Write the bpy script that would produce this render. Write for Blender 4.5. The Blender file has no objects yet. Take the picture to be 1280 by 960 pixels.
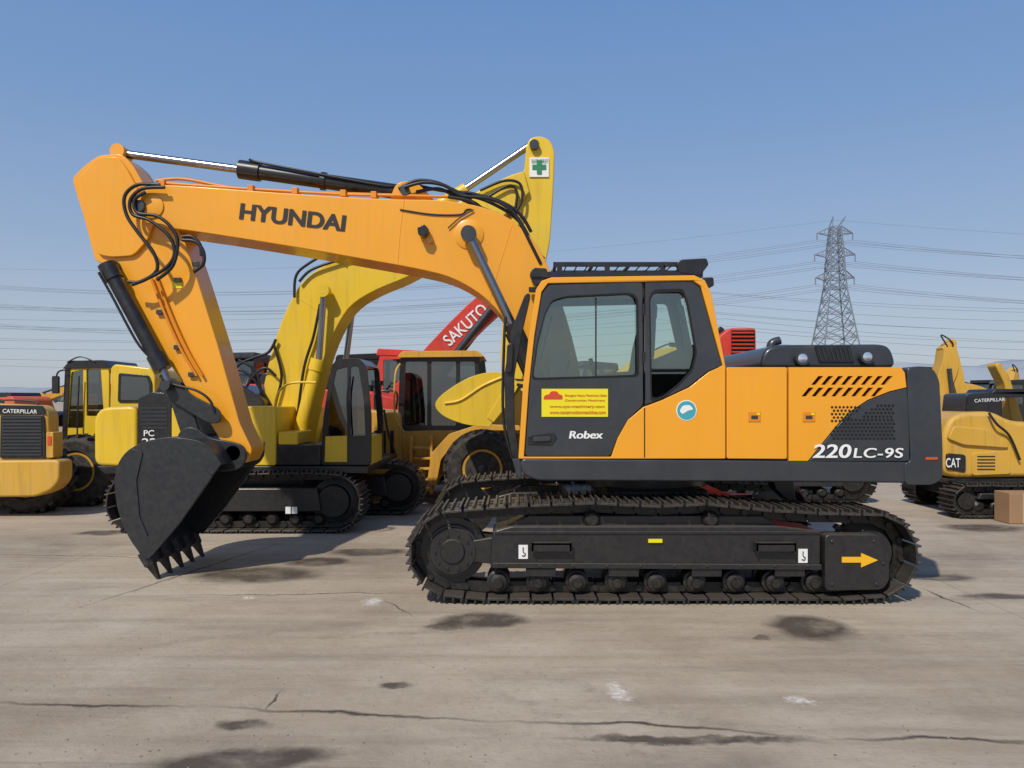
import bpy, math, random
from mathutils import Vector, Matrix, geometry
random.seed(4)
F=961.0; HZ=500.0; CH=1.76
def W(u,v,d): return Vector(((u-640)*d/F, d, CH-(v-HZ)*d/F))
def P(d,pts): return [((u-640)*d/F, CH-(v-HZ)*d/F) for u,v in pts]
def G(u,v):
    d=CH*F/(v-HZ); return ((u-640)*d/F, d)
scene=bpy.context.scene
col=scene.collection
# ---------------------------------------------------------------- materials
def nd(nt,t,**k):
    n=nt.nodes.new(t)
    for a,b in k.items(): setattr(n,a,b)
    return n
def newmat(name):
    m=bpy.data.materials.new(name); m.use_nodes=True
    nt=m.node_tree; b=nt.nodes['Principled BSDF']
    return m,nt,b
def mat(name,c,rough=.5,metal=0.,var=.12,dust=0.,bump=0.,scale=2.5,coat=0.,dustcol=(.33,.27,.2),updust=0.,streak=0.):
    m,nt,b=newmat(name); L=nt.links.new
    tc=nd(nt,'ShaderNodeTexCoord')
    n1=nd(nt,'ShaderNodeTexNoise'); n1.inputs['Scale'].default_value=scale; n1.inputs['Detail'].default_value=6
    L(tc.outputs['Object'],n1.inputs['Vector'])
    mr=nd(nt,'ShaderNodeMapRange'); mr.inputs[1].default_value=.3; mr.inputs[2].default_value=.7
    L(n1.outputs['Fac'],mr.inputs[0])
    mx=nd(nt,'ShaderNodeMix',data_type='RGBA')
    L(mr.outputs[0],mx.inputs[0])
    mx.inputs[6].default_value=(c[0]*(1-var),c[1]*(1-var),c[2]*(1-var),1)
    mx.inputs[7].default_value=(min(1,c[0]*(1+var)),min(1,c[1]*(1+var)),min(1,c[2]*(1+var)),1)
    out=mx.outputs[2]
    n2=nd(nt,'ShaderNodeTexNoise'); n2.inputs['Scale'].default_value=scale*4; n2.inputs['Detail'].default_value=9; n2.inputs['Roughness'].default_value=.7
    L(tc.outputs['Object'],n2.inputs['Vector'])
    def over(fac,out,colr):
        d=nd(nt,'ShaderNodeMix',data_type='RGBA'); L(fac,d.inputs[0]); L(out,d.inputs[6]); d.inputs[7].default_value=(*colr,1); return d.outputs[2]
    if dust>0:
        m2=nd(nt,'ShaderNodeMapRange'); m2.inputs[1].default_value=.42; m2.inputs[2].default_value=.75; m2.inputs[4].default_value=dust
        L(n2.outputs['Fac'],m2.inputs[0]); out=over(m2.outputs[0],out,dustcol)
    if streak>0:   # vertical run-off grime
        mp=nd(nt,'ShaderNodeMapping'); mp.inputs['Scale'].default_value=(9,9,.7); L(tc.outputs['Object'],mp.inputs[0])
        n3=nd(nt,'ShaderNodeTexNoise'); n3.inputs['Scale'].default_value=1.6; n3.inputs['Detail'].default_value=7; L(mp.outputs[0],n3.inputs['Vector'])
        m2=nd(nt,'ShaderNodeMapRange'); m2.inputs[1].default_value=.52; m2.inputs[2].default_value=.78; m2.inputs[4].default_value=streak
        L(n3.outputs['Fac'],m2.inputs[0]); out=over(m2.outputs[0],out,(.10,.075,.05))
    if updust>0:
        g=nd(nt,'ShaderNodeNewGeometry'); sx=nd(nt,'ShaderNodeSeparateXYZ'); L(g.outputs['Normal'],sx.inputs[0])
        m3=nd(nt,'ShaderNodeMapRange'); m3.inputs[1].default_value=.3; m3.inputs[2].default_value=1; m3.inputs[4].default_value=updust; L(sx.outputs[2],m3.inputs[0])
        out=over(m3.outputs[0],out,dustcol)
    L(out,b.inputs['Base Color'])
    r=nd(nt,'ShaderNodeMapRange'); r.inputs[3].default_value=max(.02,rough-.1); r.inputs[4].default_value=min(1,rough+.14)
    L(n2.outputs['Fac'],r.inputs[0]); L(r.outputs[0],b.inputs['Roughness'])
    b.inputs['Metallic'].default_value=metal
    b.inputs['Coat Weight'].default_value=coat; b.inputs['Coat Roughness'].default_value=.12
    if bump>0:
        bp=nd(nt,'ShaderNodeBump'); bp.inputs['Strength'].default_value=bump; bp.inputs['Distance'].default_value=.01
        L(n2.outputs['Fac'],bp.inputs['Height']); L(bp.outputs[0],b.inputs['Normal'])
    return m
YEL=mat('main_yellow_paint',(.84,.355,.012),.34,var=.03,dust=.07,coat=.3,scale=1.3,bump=.04,updust=.12,streak=.05)
YELP=mat('pipe_orange_paint',(.70,.24,.012),.4,var=.06)
KOM=mat('lemon_yellow_paint',(.76,.50,.014),.42,var=.06,dust=.18,coat=.15,scale=1.2,updust=.15,streak=.22)
LOAD=mat('loader_yellow_paint',(.66,.34,.03),.5,var=.1,dust=.3,scale=1.5,updust=.3,streak=.4)
CATY=mat('ochre_yellow_paint',(.62,.35,.035),.5,var=.08,dust=.25,scale=1.5,updust=.25,streak=.35)
CHAR=mat('charcoal_paint',(.030,.035,.042),.36,var=.10,dust=.04,coat=.25,scale=1.5)
BLK=mat('black_paint',(.012,.012,.014),.33,var=.15,dust=.05,coat=.15)
TRK=mat('track_steel',(.018,.017,.016),.45,metal=.2,var=.3,dust=.18,bump=.2,scale=6,dustcol=(.18,.15,.12))
PAD=mat('worn_pad_steel',(.055,.052,.050),.36,metal=.55,var=.4,dust=.20,bump=.2,scale=7,dustcol=(.24,.20,.16),updust=.5)
FRM=mat('track_frame_black',(.016,.016,.0175),.36,var=.12,dust=.08,bump=.05,scale=5,coat=.15,dustcol=(.2,.17,.13),updust=.35)
BKT=mat('bucket_black',(.019,.021,.024),.38,var=.15,dust=.09,bump=.12,scale=5,coat=.1,dustcol=(.2,.18,.15))
TOOTH=mat('tooth_steel',(.02,.02,.022),.5,metal=.2,dust=.2)
CHR=mat('chrome',(.30,.30,.32),.22,metal=1,var=.08)
RUB=mat('rubber',(.016,.015,.015),.75,var=.2,dust=.25,bump=.1)
HOSE=mat('hose_rubber',(.010,.010,.011),.4,var=.2)
DARK=mat('dark_void',(.006,.006,.007),.8)
RED=mat('red_paint',(.58,.035,.02),.45,var=.1,dust=.15)
ORG=mat('orange_red_paint',(.62,.11,.03),.5,var=.1,dust=.25,streak=.3)
WHT=mat('white_decal',(.8,.8,.8),.5,var=.02)
STK=mat('yellow_sticker',(.80,.68,.01),.5,var=.02)
REDT=mat('red_decal',(.6,.06,.02),.5,var=.02)
BLKT=mat('black_decal',(.012,.012,.014),.5,var=.02)
GRN=mat('green_decal',(.02,.22,.09),.5,var=.02)
BLU=mat('teal_decal',(.05,.35,.42),.5,var=.05)
SEAT=mat('seat_fabric',(.07,.068,.065),.8,var=.2)
INT=mat('cab_trim',(.28,.26,.23),.7,var=.1)
LAMPG=mat('lamp_lens',(.8,.82,.85),.06,metal=.8,var=.05)
CARD=mat('cardboard',(.32,.19,.10),.8,var=.1)
GALV=mat('galvanised_lattice',(.18,.21,.25),.6,var=.1)
WIRE=mat('conductor_wire',(.20,.23,.28),.6)
def glassmat(name,tint,fac):
    m,nt,b=newmat(name); L=nt.links.new; nt.nodes.remove(b)
    o=nt.nodes['Material Output']
    t=nd(nt,'ShaderNodeBsdfTransparent'); t.inputs[0].default_value=(*tint,1)
    g=nd(nt,'ShaderNodeBsdfGlossy'); g.inputs['Roughness'].default_value=.02; g.inputs[0].default_value=(.9,.95,.95,1)
    fr=nd(nt,'ShaderNodeFresnel'); fr.inputs[0].default_value=1.5
    ad=nd(nt,'ShaderNodeMath',operation='ADD'); ad.inputs[1].default_value=fac; L(fr.outputs[0],ad.inputs[0])
    mx=nd(nt,'ShaderNodeMixShader'); L(ad.outputs[0],mx.inputs[0]); L(t.outputs[0],mx.inputs[1]); L(g.outputs[0],mx.inputs[2]); L(mx.outputs[0],o.inputs[0])
    return m
GLS=glassmat('cab_glass',(.80,.88,.80),.09)
GLD=glassmat('dark_glass',(.22,.26,.25),.12)
# ---------------------------------------------------------------- helpers
INV={}
def root(name,loc,yaw=None,scale=1.):
    e=bpy.data.objects.new(name,None); col.objects.link(e); e.empty_display_size=.3
    e.location=loc
    if yaw is None: INV[e.name]=Matrix.Translation(-Vector(loc))
    else:
        e.rotation_euler=(0,0,math.radians(yaw)); e.scale=(scale,)*3; INV[e.name]=Matrix.Identity(4)
    return e
def attach(o,R):
    if R is not None:
        o.parent=R; o.matrix_parent_inverse=INV[R.name]
def mkmesh(name,V,Fs,m,R,smooth=35,bev=0,seg=2):
    me=bpy.data.meshes.new(name); me.from_pydata([tuple(v) for v in V],[],[tuple(f) for f in Fs]); 
    import bmesh
    bm=bmesh.new(); bm.from_mesh(me); bmesh.ops.recalc_face_normals(bm,faces=bm.faces[:]); bm.to_mesh(me); bm.free()
    me.materials.append(m)
    if smooth:
        for p in me.polygons: p.use_smooth=True
        me.set_sharp_from_angle(angle=math.radians(smooth))
    o=bpy.data.objects.new(name,me); col.objects.link(o); attach(o,R)
    if bev>0:
        b=o.modifiers.new('bevel','BEVEL'); b.width=bev; b.segments=seg; b.limit_method='ANGLE'; b.angle_limit=math.radians(40); b.harden_normals=True
    return o
def prism(R,name,pts,y0,y1,m,holes=(),bev=0.,smooth=30):
    loops=[list(pts)]+[list(h) for h in holes]
    flat=[p for l in loops for p in l]; n=len(flat)
    V=[(x,y0,z) for x,z in flat]+[(x,y1,z) for x,z in flat]; Fs=[]
    if holes:
        for t in geometry.tessellate_polygon([[Vector((x,z,0)) for x,z in l] for l in loops]):
            Fs.append(list(t)); Fs.append([i+n for i in reversed(t)])
    else:
        Fs.append(list(range(n))); Fs.append([i+n for i in reversed(range(n))])
    o=0
    for l in loops:
        for i in range(len(l)):
            a=o+i;b=o+(i+1)%len(l); Fs.append([b,a,a+n,b+n])
        o+=len(l)
    return mkmesh(name,V,Fs,m,R,smooth,bev)
def rnd(pts,r,n=4):
    out=[]; N=len(pts)
    for i in range(N):
        p=Vector(pts[i]); a=Vector(pts[i-1]); b=Vector(pts[(i+1)%N])
        ra=min(r,(a-p).length*.48); rb=min(r,(b-p).length*.48)
        s=p+(a-p).normalized()*ra; e=p+(b-p).normalized()*rb
        for k in range(n+1):
            t=k/n; q=s*(1-t)**2+p*2*t*(1-t)+e*t*t; out.append((q.x,q.y))
    return out
def catmull(pts,n=6):
    pts=[Vector(p) for p in pts]; out=[]
    for i in range(len(pts)-1):
        p0=pts[max(i-1,0)];p1=pts[i];p2=pts[i+1];p3=pts[min(i+2,len(pts)-1)]
        for k in range(n):
            t=k/n
            out.append(.5*((2*p1)+(p2-p0)*t+(2*p0-5*p1+4*p2-p3)*t*t+(3*p1-p0-3*p2+p3)*t**3))
    out.append(pts[-1]); return out
def tube(R,name,pts,r,m,n=6,sm=True):
    pts=[Vector(p) for p in pts]
    if sm and len(pts)>2: pts=catmull(pts,n)
    c=bpy.data.curves.new(name,'CURVE'); c.dimensions='3D'; c.bevel_depth=r; c.bevel_resolution=3; c.use_fill_caps=True
    s=c.splines.new('POLY'); s.points.add(len(pts)-1)
    for i,p in enumerate(pts): s.points[i].co=(*p,1)
    c.materials.append(m); o=bpy.data.objects.new(name,c); col.objects.link(o); attach(o,R); return o
def hose(R,name,d,pts,r,m=None):
    return tube(R,name,[W(u,v,d) for u,v in pts],r,m or HOSE)
class MB:
    def __init__(s): s.V=[];s.F=[]
    def box(s,c,sz,rot=None):
        c=Vector(c); h=Vector(sz)/2; o=len(s.V)
        for x in(-1,1):
            for y in(-1,1):
                for z in(-1,1):
                    v=Vector((x*h.x,y*h.y,z*h.z)); 
                    if rot is not None: v=rot@v
                    s.V.append(c+v)
        for f in((0,1,3,2),(4,6,7,5),(0,4,5,1),(2,3,7,6),(0,2,6,4),(1,5,7,3)): s.F.append([o+i for i in f])
    def b2(s,x0,x1,y0,y1,z0,z1): s.box(((x0+x1)/2,(y0+y1)/2,(z0+z1)/2),(abs(x1-x0),abs(y1-y0),abs(z1-z0)))
    def cyl(s,p0,p1,r0,r1=None,n=20):
        r1=r0 if r1 is None else r1
        p0=Vector(p0);p1=Vector(p1);a=(p1-p0).normalized()
        u=a.orthogonal().normalized(); w=a.cross(u); o=len(s.V)
        for p,r in((p0,r0),(p1,r1)):
            for k in range(n):
                t=2*math.pi*k/n; s.V.append(p+u*math.cos(t)*r+w*math.sin(t)*r)
        for k in range(n): s.F.append([o+k,o+(k+1)%n,o+n+(k+1)%n,o+n+k])
        s.F.append([o+k for k in range(n)][::-1]); s.F.append([o+n+k for k in range(n)])
    def lathe(s,c,prof,n=36):
        cx,cz=c; o=len(s.V)
        for r,y in prof:
            for k in range(n):
                t=2*math.pi*k/n; s.V.append(Vector((cx+r*math.cos(t),y,cz+r*math.sin(t))))
        for j in range(len(prof)-1):
            for k in range(n):
                s.F.append([o+j*n+k,o+j*n+(k+1)%n,o+(j+1)*n+(k+1)%n,o+(j+1)*n+k])
        s.F.append([o+k for k in range(n)]); m=o+(len(prof)-1)*n; s.F.append([m+k for k in range(n)][::-1])
    def build(s,R,name,m,bev=0,smooth=35): return mkmesh(name,s.V,s.F,m,R,smooth,bev)
def box(R,name,x0,x1,y0,y1,z0,z1,m,bev=.01):
    b=MB(); b.b2(x0,x1,y0,y1,z0,z1); return b.build(R,name,m,bev)
def cyl(R,name,p0,p1,r,m,n=24,r1=None):
    b=MB(); b.cyl(p0,p1,r,r1,n); return b.build(R,name,m)
def text(R,name,s,p0,p1,h,m,off=.012,shear=0.,ex=.001,sp=1.0):
    c=bpy.data.curves.new(name,'FONT'); c.body=s; c.size=1; c.offset=off; c.extrude=ex; c.shear=shear; c.space_character=sp
    c.materials.append(m); o=bpy.data.objects.new(name,c); col.objects.link(o)
    bpy.context.view_layer.update()
    dx,dy=o.dimensions.x,o.dimensions.y
    p0=Vector(p0);p1=Vector(p1);v=p1-p0; ang=math.atan2(v.z,v.x)
    o.rotation_euler=(Matrix.Rotation(-ang,3,'Y')@Matrix.Rotation(math.pi/2,3,'X')).to_euler()
    o.scale=(v.length/dx,h/dy,1); o.location=p0; attach(o,R); return o
def limb(pts,ws):
    L=[];Rr=[]
    for i,p in enumerate(pts):
        a=Vector(pts[max(i-1,0)]);b=Vector(pts[min(i+1,len(pts)-1)]);t=(b-a).normalized();nn=Vector((-t.y,t.x))
        p=Vector(p); L.append(tuple(p+nn*ws[i]/2)); Rr.append(tuple(p-nn*ws[i]/2))
    return L+Rr[::-1]
# ---------------------------------------------------------------- tracks / wheels
def trackpath(c1,r1,c2,r2,zb,tops):
    pts=[]
    for k in range(13):
        a=math.radians(105+k*(255-105)/12); pts.append((c1[0]+r1*math.cos(a),c1[1]+r1*math.sin(a)))
    pts.append((c1[0]+.28,zb)); pts.append((c2[0]-.28,zb))
    for k in range(13):
        a=math.radians(-75+k*150/12); pts.append((c2[0]+r2*math.cos(a),c2[1]+r2*math.sin(a)))
    pts+=tops; return pts
def track(R,pts,yc,w,pitch,hi=True):
    pts=[Vector(p) for p in pts]+[Vector(pts[0])]
    seg=[(pts[i+1]-pts[i]).length for i in range(len(pts)-1)]; T=sum(seg); n=round(T/pitch); pit=T/n
    def at(s):
        s%=T; i=0
        while s>seg[i]: s-=seg[i]; i=(i+1)%len(seg)
        return pts[i].lerp(pts[i+1],s/seg[i])
    A=MB();B=MB()
    for i in range(n):
        a=at(i*pit);b=at((i+1)*pit);c=(a+b)/2;t=(b-a).normalized();nn=Vector((t.y,-t.x))
        ang=math.atan2(t.y,t.x)+random.uniform(-.03,.03)
        rot=Matrix.Rotation(-ang,3,'Y')
        C=Vector((c.x,yc+random.uniform(-.006,.006),c.y)); N=Vector((nn.x,0,nn.y)); Tt=Vector((t.x,0,t.y))
        A.box(C+N*.006,(pit*.90,w,.020),rot)
        for g in ((-.40,0,.38) if hi else (0,)):
            A.box(C+N*.028+Tt*g*pit,(.018,w*.985,.042),rot)
        for sgn in(-1,1):
            B.box(C-N*.055+Vector((0,sgn*.075,0)),(pit*.92,.035,.085),rot)
            if hi:
                for g in(-.22,.22): A.cyl(C+N*.01+Tt*g*pit+Vector((0,sgn*.075,0)),C+N*.03+Tt*g*pit+Vector((0,sgn*.075,0)),.014,n=6)
        if hi: B.cyl(C-N*.05+Tt*pit*.5+Vector((0,-.12,0)),C-N*.05+Tt*pit*.5+Vector((0,.12,0)),.028,n=8)
    A.build(R,'track_shoes',PAD if hi else TRK,smooth=0,bev=.003 if hi else 0); B.build(R,'track_chain',TRK,smooth=0)
def wheel(R,x,z,y0,y1,r,rim,mrim):
    w=y1-y0; t=MB()
    t.lathe((x,z),[(rim,y0+.05),(rim+.03,y0+.01),(r*.86,y0),(r*.96,y0+w*.08),(r,y0+w*.22),(r,y1-w*.22),(r*.96,y1-w*.08),(r*.86,y1),(rim,y1-.05)],48)
    n=22
    for k in range(n):
        a=2*math.pi*k/n
        for s in(0,1):
            aa=a+s*math.pi/n
            rot=Matrix.Rotation(-aa,3,'Y')@Matrix.Rotation((.5 if s else -.5),3,'X')
            yy=y0+w*(.27 if s==0 else .73)
            t.box((x+(r+.008)*math.cos(aa),yy,z+(r+.008)*math.sin(aa)),(.05,w*.46,.07),rot)
    t.build(R,'tyre',RUB)
    m=MB(); m.lathe((x,z),[(0.001,y0+.10),(rim*.35,y0+.10),(rim*.38,y0+.13),(rim*.8,y0+.16),(rim*.88,y0+.05),(rim,y0+.04),(rim,y1-.04),(0.001,y1-.06)],40)
    for k in range(10):
        a=2*math.pi*k/10; m.cyl((x+rim*.6*math.cos(a),y0+.12,z+rim*.6*math.sin(a)),(x+rim*.6*math.cos(a),y0+.17,z+rim*.6*math.sin(a)),.022,n=8)
    m.build(R,'wheel_rim',mrim)
    h=MB(); h.lathe((x,z),[(0.001,y0+.02),(rim*.24,y0+.03),(rim*.3,y0+.11)],24); h.build(R,'hub',BLK)
def bucket(R,shell,y0,y1,m,tdir,nt=5,th=.03,tl=.16):
    sp=[(v.x,v.y) for v in catmull([Vector(p).to_3d() for p in shell],4)]
    cen=Vector((sum(p[0] for p in sp)/len(sp),sum(p[1] for p in sp)/len(sp)))
    inn=[]
    for i,p in enumerate(sp):
        a=Vector(sp[max(i-1,0)]);b=Vector(sp[min(i+1,len(sp)-1)]);t=(b-a).normalized();nn=Vector((-t.y,t.x))
        if nn.dot(cen-Vector(p))<0: nn=-nn
        q=Vector(p)+nn*th; inn.append((q.x,q.y))
    prism(R,'bucket_shell',sp+inn[::-1],y0+.01,y1-.01,m)
    prism(R,'bucket_side_plate',sp,y0-.015,y0+.025,m,bev=.006); prism(R,'bucket_side_plate_2',sp,y1-.025,y1+.015,m,bev=.006)
    a=Vector(sp[0]);b=Vector(sp[-1]); e=(b-a).normalized(); nn=Vector((-e.y,e.x)); 
    if nn.dot(cen-a)>0: nn=-nn
    for j,yy in enumerate((y0-.03,y1-.01)):
        s1=a.lerp(b,.12);s2=a.lerp(b,.93)
        prism(R,'side_cutter_%d'%j,[tuple(s1-nn*.10),tuple(s2-nn*.12),tuple(s2+nn*.03),tuple(a.lerp(b,.6)+nn*.045),tuple(s1+nn*.01)],yy,yy+.04,m,bev=.006)
    lip=b; td=Vector(tdir).normalized(); pn=Vector((-td.y,td.x))
    prism(R,'bucket_lip',[tuple(lip-td*.10+pn*.02),tuple(lip+td*.05+pn*.012),tuple(lip+td*.05-pn*.012),tuple(lip-td*.10-pn*.025)],y0,y1,m)
    T=MB()
    for k in range(nt):
        yc=y0+.06+(y1-y0-.12)*k/(nt-1)
        o=len(T.V)
        for (s,hw,ht) in((-.08,.055,.055),(.06,.05,.048),(.075,.038,.036),(tl,.020,.010)):
            c=lip+td*s
            for dy,dn in((-1,-1),(1,-1),(1,1),(-1,1)):
                q=c+pn*ht*dn; T.V.append(Vector((q.x,yc+dy*hw,q.y)))
        for j in range(3):
            for i in range(4): T.F.append([o+j*4+i,o+j*4+(i+1)%4,o+j*4+4+(i+1)%4,o+j*4+4+i])
        T.F.append([o,o+1,o+2,o+3]);T.F.append([o+12,o+13,o+14,o+15])
    T.build(R,'bucket_teeth',TOOTH,bev=.004)
# ================================================================= MAIN EXCAVATOR
E=root('excavator',(1.4,8.1,0))
def undercarriage(R,yo,side):
    yc=yo+.30 if side<0 else yo-.30
    Y=lambda a:(yo+a) if side<0 else (yo-a)
    c1=(-.52,.435);c2=(3.13,.42)
    tops=[(2.7,.775),(2.2,.80),(1.72,.855),(1.2,.835),(.70,.865),(.2,.845),(-.2,.82)]
    track(R,trackpath(c1,.36,c2,.355,.05,tops),yc,.60,.19)
    m=MB()
    for cx,cz in (c1,):
        m.lathe((cx,cz),[(0.001,Y(.10)),(.10,Y(.10)),(.11,Y(.12)),(.20,Y(.12)),(.21,Y(.15)),(.225,Y(.15)),(.23,Y(.2)),(.285,Y(.2)),(.29,Y(.24)),(.29,Y(.36)),(.0012,Y(.38))],44)
    for k in range(10):
        a=2*math.pi*k/10; m.cyl((c1[0]+.155*math.cos(a),Y(.10),c1[1]+.155*math.sin(a)),(c1[0]+.155*math.cos(a),Y(.13),c1[1]+.155*math.sin(a)),.014,n=8)
    m.lathe(c2,[(0.001,Y(.14)),(.2,Y(.14)),(.22,Y(.2)),(.27,Y(.26)),(.27,Y(.34)),(.001,Y(.36))],40)
    for k in range(21):
        a=2*math.pi*k/21; rot=Matrix.Rotation(-a,3,'Y'); m.box((c2[0]+.28*math.cos(a),Y(.30),c2[1]+.28*math.sin(a)),(.07,.06,.045),rot)
    m.build(R,'idler_and_sprocket',FRM)
    m=MB()
    for k in range(9):
        x=-.12+k*.345
        m.lathe((x,.165),[(.001,Y(.08)),(.04,Y(.08)),(.045,Y(.10)),(.075,Y(.11)),(.08,Y(.15)),(.10,Y(.16)),(.10,Y(.19)),(.075,Y(.20)),(.075,Y(.40)),(.10,Y(.41)),(.10,Y(.44)),(.001,Y(.46))],20)
    for x in (.70,1.74):
        m.lathe((x,.715),[(.001,Y(.10)),(.05,Y(.10)),(.07,Y(.12)),(.075,Y(.14)),(.06,Y(.17)),(.06,Y(.44)),(.001,Y(.45))],24)
    m.build(R,'track_rollers',TRK)
    ya,yb=Y(.07),Y(.50)
    prism(R,'track_frame',rnd([(-.19,.30),(2.68,.285),(2.68,.62),(2.3,.665),(.0,.665),(-.17,.62)],.03),ya,yb,FRM,bev=.015)
    prism(R,'track_frame_rail',[(-.17,.305),(2.68,.29),(2.68,.335),(-.17,.35)],Y(.045),Y(.08),FRM,bev=.006)
    prism(R,'track_frame_rail_top',[(-.15,.60),(2.66,.60),(2.66,.622),(-.15,.622)],Y(.055),Y(.08),FRM,bev=.004)
    prism(R,'frame_top_slope',[(-.05,.655),(2.35,.655),(2.2,.74),(.15,.74)],Y(.16),Y(.46),FRM,bev=.01)
    prism(R,'drive_motor_guard',rnd([(2.70,.11),(3.20,.12),(3.26,.2),(3.26,.46),(3.16,.60),(2.70,.60)],.05),Y(.03),Y(.2),FRM,bev=.012)
    prism(R,'idler_yoke',[(-.52,.50),(-.15,.56),(-.15,.32),(-.52,.36)],Y(.13),Y(.18),FRM,bev=.01)
    m=MB()
    for k in range(4): m.box((.25+k*.72,Y(.09),.262),(.26,.05,.07))
    for k in range(10):
        m.cyl((-.05+k*.29,Y(.06),.322),(-.05+k*.29,Y(.036),.322),.013,n=6)
    for (x,z) in ((2.76,.17),(3.14,.17),(2.76,.54),(3.12,.54),(3.2,.35)):
        m.cyl((x,Y(.05),z),(x,Y(.016),z),.014,n=6)
    m.build(R,'roller_guards',FRM,bev=.006)
    m=MB()
    for x in (.18+.16,2.27):
        m.b2(x-.17,x+.17,Y(-.0),Y(.08),.515,.53); m.b2(x-.17,x+.17,Y(.0),Y(.015),.46,.53); m.b2(x-.17,x-.155,Y(0),Y(.08),.44,.53); m.b2(x+.155,x+.17,Y(0),Y(.08),.44,.53)
    m.build(R,'boarding_steps',FRM)
    if side<0:
        for u,v in((654,690),(1004,695)):
            p=W(u,v,6.66); m=MB(); m.b2(p.x-.04,p.x+.04,6.664,6.672,p.z-.06,p.z+.06); m.build(R,'lifting_decal',WHT)
            hk=tube(R,'hook_symbol',[(p.x,6.660,p.z+.04),(p.x,6.660,p.z),(p.x+.018,6.660,p.z-.015),(p.x+.01,6.660,p.z-.035),(p.x-.012,6.660,p.z-.03)],.004,BLKT)
        p=W(819,676,6.66); m=MB(); m.b2(p.x-.06,p.x+.06,6.650,6.672,p.z-.015,p.z+.015); m.build(R,'warning_decal',STK)
        prism(R,'arrow_decal',P(6.63,[(1052,696),(1076,696),(1076,691),(1097,700),(1076,709),(1076,703),(1052,703)]),6.622,6.629,mat('arrow_yellow',(.85,.45,.01),.5,var=.02))
undercarriage(E,6.6,-1); undercarriage(E,9.59,1)
m=MB(); m.b2(.55,2.25,7.1,9.1,.42,.80); m.b2(.9,1.9,7.4,8.8,.78,.90); m.build(E,'car_body',FRM,.04)
m=MB(); 
def vl(m,c,r,z0,z1,n=48):
    m.cyl((c[0],c[1],z0),(c[0],c[1],z1),r,n=n)
vl(m,(1.4,8.1),.62,.88,.99); vl(m,(1.4,8.1),.56,.99,1.06); m.build(E,'swing_bearing',FRM)
prism(E,'belly_bracket',P(7.4,[(966,600),(992,600),(995,626),(985,626),(970,612)]),7.4,7.6,FRM,bev=.01)
D=6.75
prism(E,'lower_skirt',rnd(P(D,[(650,573),(1140,577),(1140,604),(1040,603),(670,601),(652,592)]),.06),D,9.44,CHAR,bev=.02)
box(E,'house_core',*(P(D,[(812,0)])[0][0],P(D,[(1140,0)])[0][0]),6.80,9.40,1.20,2.0,DARK)
cw=rnd(P(D,[(1133,459),(1166,460),(1174,475),(1178,560),(1178,598),(1166,606),(1130,606),(1130,578),(1138,577)]),.05)
prism(E,'counterweight',cw,D-.01,9.46,CHAR,bev=.035)
p=W(1166,573,D); box(E,'tail_reflector',p.x-.07,p.x+.035,D-.018,D-.008,p.z-.012,p.z+.012,REDT,.002)
prism(E,'side_door_front',rnd(P(D,[(908.5,459),(984,459),(984,574),(908.5,573.5)]),.02),D,6.80,YEL,bev=.008)
L2=[]
for k in range(8):
    x=1002+k*12.4
    L2.append(P(D,[(x,495.5),(x+6.5,495.5),(x+15.5,484.5),(x+9,484.5)]))
    L2.append(P(D,[(x+12,481),(x+18.5,481),(x+27.5,470),(x+21,470)]))
ypan=P(D,[(986,459),(1126,459),(1131,466),(1133,484),(1112,489),(1084,500),(1060,516),(1042,536),(1026,556),(1010,576),(986,576)])
prism(E,'engine_door_yellow',ypan,D,6.80,YEL,holes=L2,bev=.004,smooth=0)
prism(E,'engine_door_charcoal',P(D,[(1134,485),(1137,520),(1137,576.5),(1011.5,576.5),(1027,557),(1043,537),(1061,517),(1085,501),(1113,490)]),D+.002,6.80,CHAR,bev=.006)
box(E,'louvre_backing',*(P(D,[(990,0)])[0][0],P(D,[(1128,0)])[0][0]),6.802,6.83,1.75,2.0,DARK,0)
m=MB();
for r in range(6):
    for c in range(16):
        u=1040+c*5.0+(r%2)*2.5; v=509+r*4.6+18
        if u> 1044+ (5-r)*4 -12 and u<1118 and v<552: 
            p=W(u,v-2,D); m.cyl((p.x,D-.002,p.z),(p.x,D+.004,p.z),.0125,n=6)
for r in range(4):
    for c in range(9):
        u=1078+c*4.8+(r%2)*2.4; v=507+r*4.6
        if u>1094-r*6 and u<1118:
            p=W(u,v,D); m.cyl((p.x,D-.001,p.z),(p.x,D+.004,p.z),.0125,n=6)
m.build(E,'mesh_grille_dark',DARK,smooth=0)
m=MB()
for r in range(5):
    for c in range(8):
        u=1040+c*4.8+(r%2)*2.4; v=509+r*4.3
        if u<1076-r*5+2: 
            p=W(u,v,D); m.cyl((p.x,D-.003,p.z),(p.x,D+.004,p.z),.0115,n=6)
m.build(E,'mesh_grille_yellow',DARK,smooth=0)
for u in (943,1011):
    p=W(u,521,D); b=MB(); b.b2(p.x-.055,p.x+.055,D-.006,D+.002,p.z-.045,p.z+.045); b.build(E,'latch_plate',YELP,.006)
    b=MB(); b.b2(p.x-.03,p.x+.03,D-.010,D-.004,p.z-.02,p.z+.012); b.build(E,'door_latch',CHAR,.004)
    b=MB(); b.b2(p.x+.02,p.x+.045,D-.009,D-.004,p.z+.015,p.z+.035); b.build(E,'latch_label',STK,0)
for k in (0,.6):
    text(E,'model_lettering','220',W(1015+k,572,D-.012-k*.001),W(1063+k,572,D-.012-k*.001),.120,WHT,.012,.12)
    text(E,'model_suffix','LC-9S',W(1065+k,572,D-.012-k*.001),W(1127+k,572,D-.012-k*.001),.086,WHT,.006,.12,sp=1.08)
prism(E,'house_top',rnd(P(D,[(812,460),(1136,460),(1136,466),(812,466)]),.01),6.80,9.40,CHAR,bev=.01)
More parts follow.
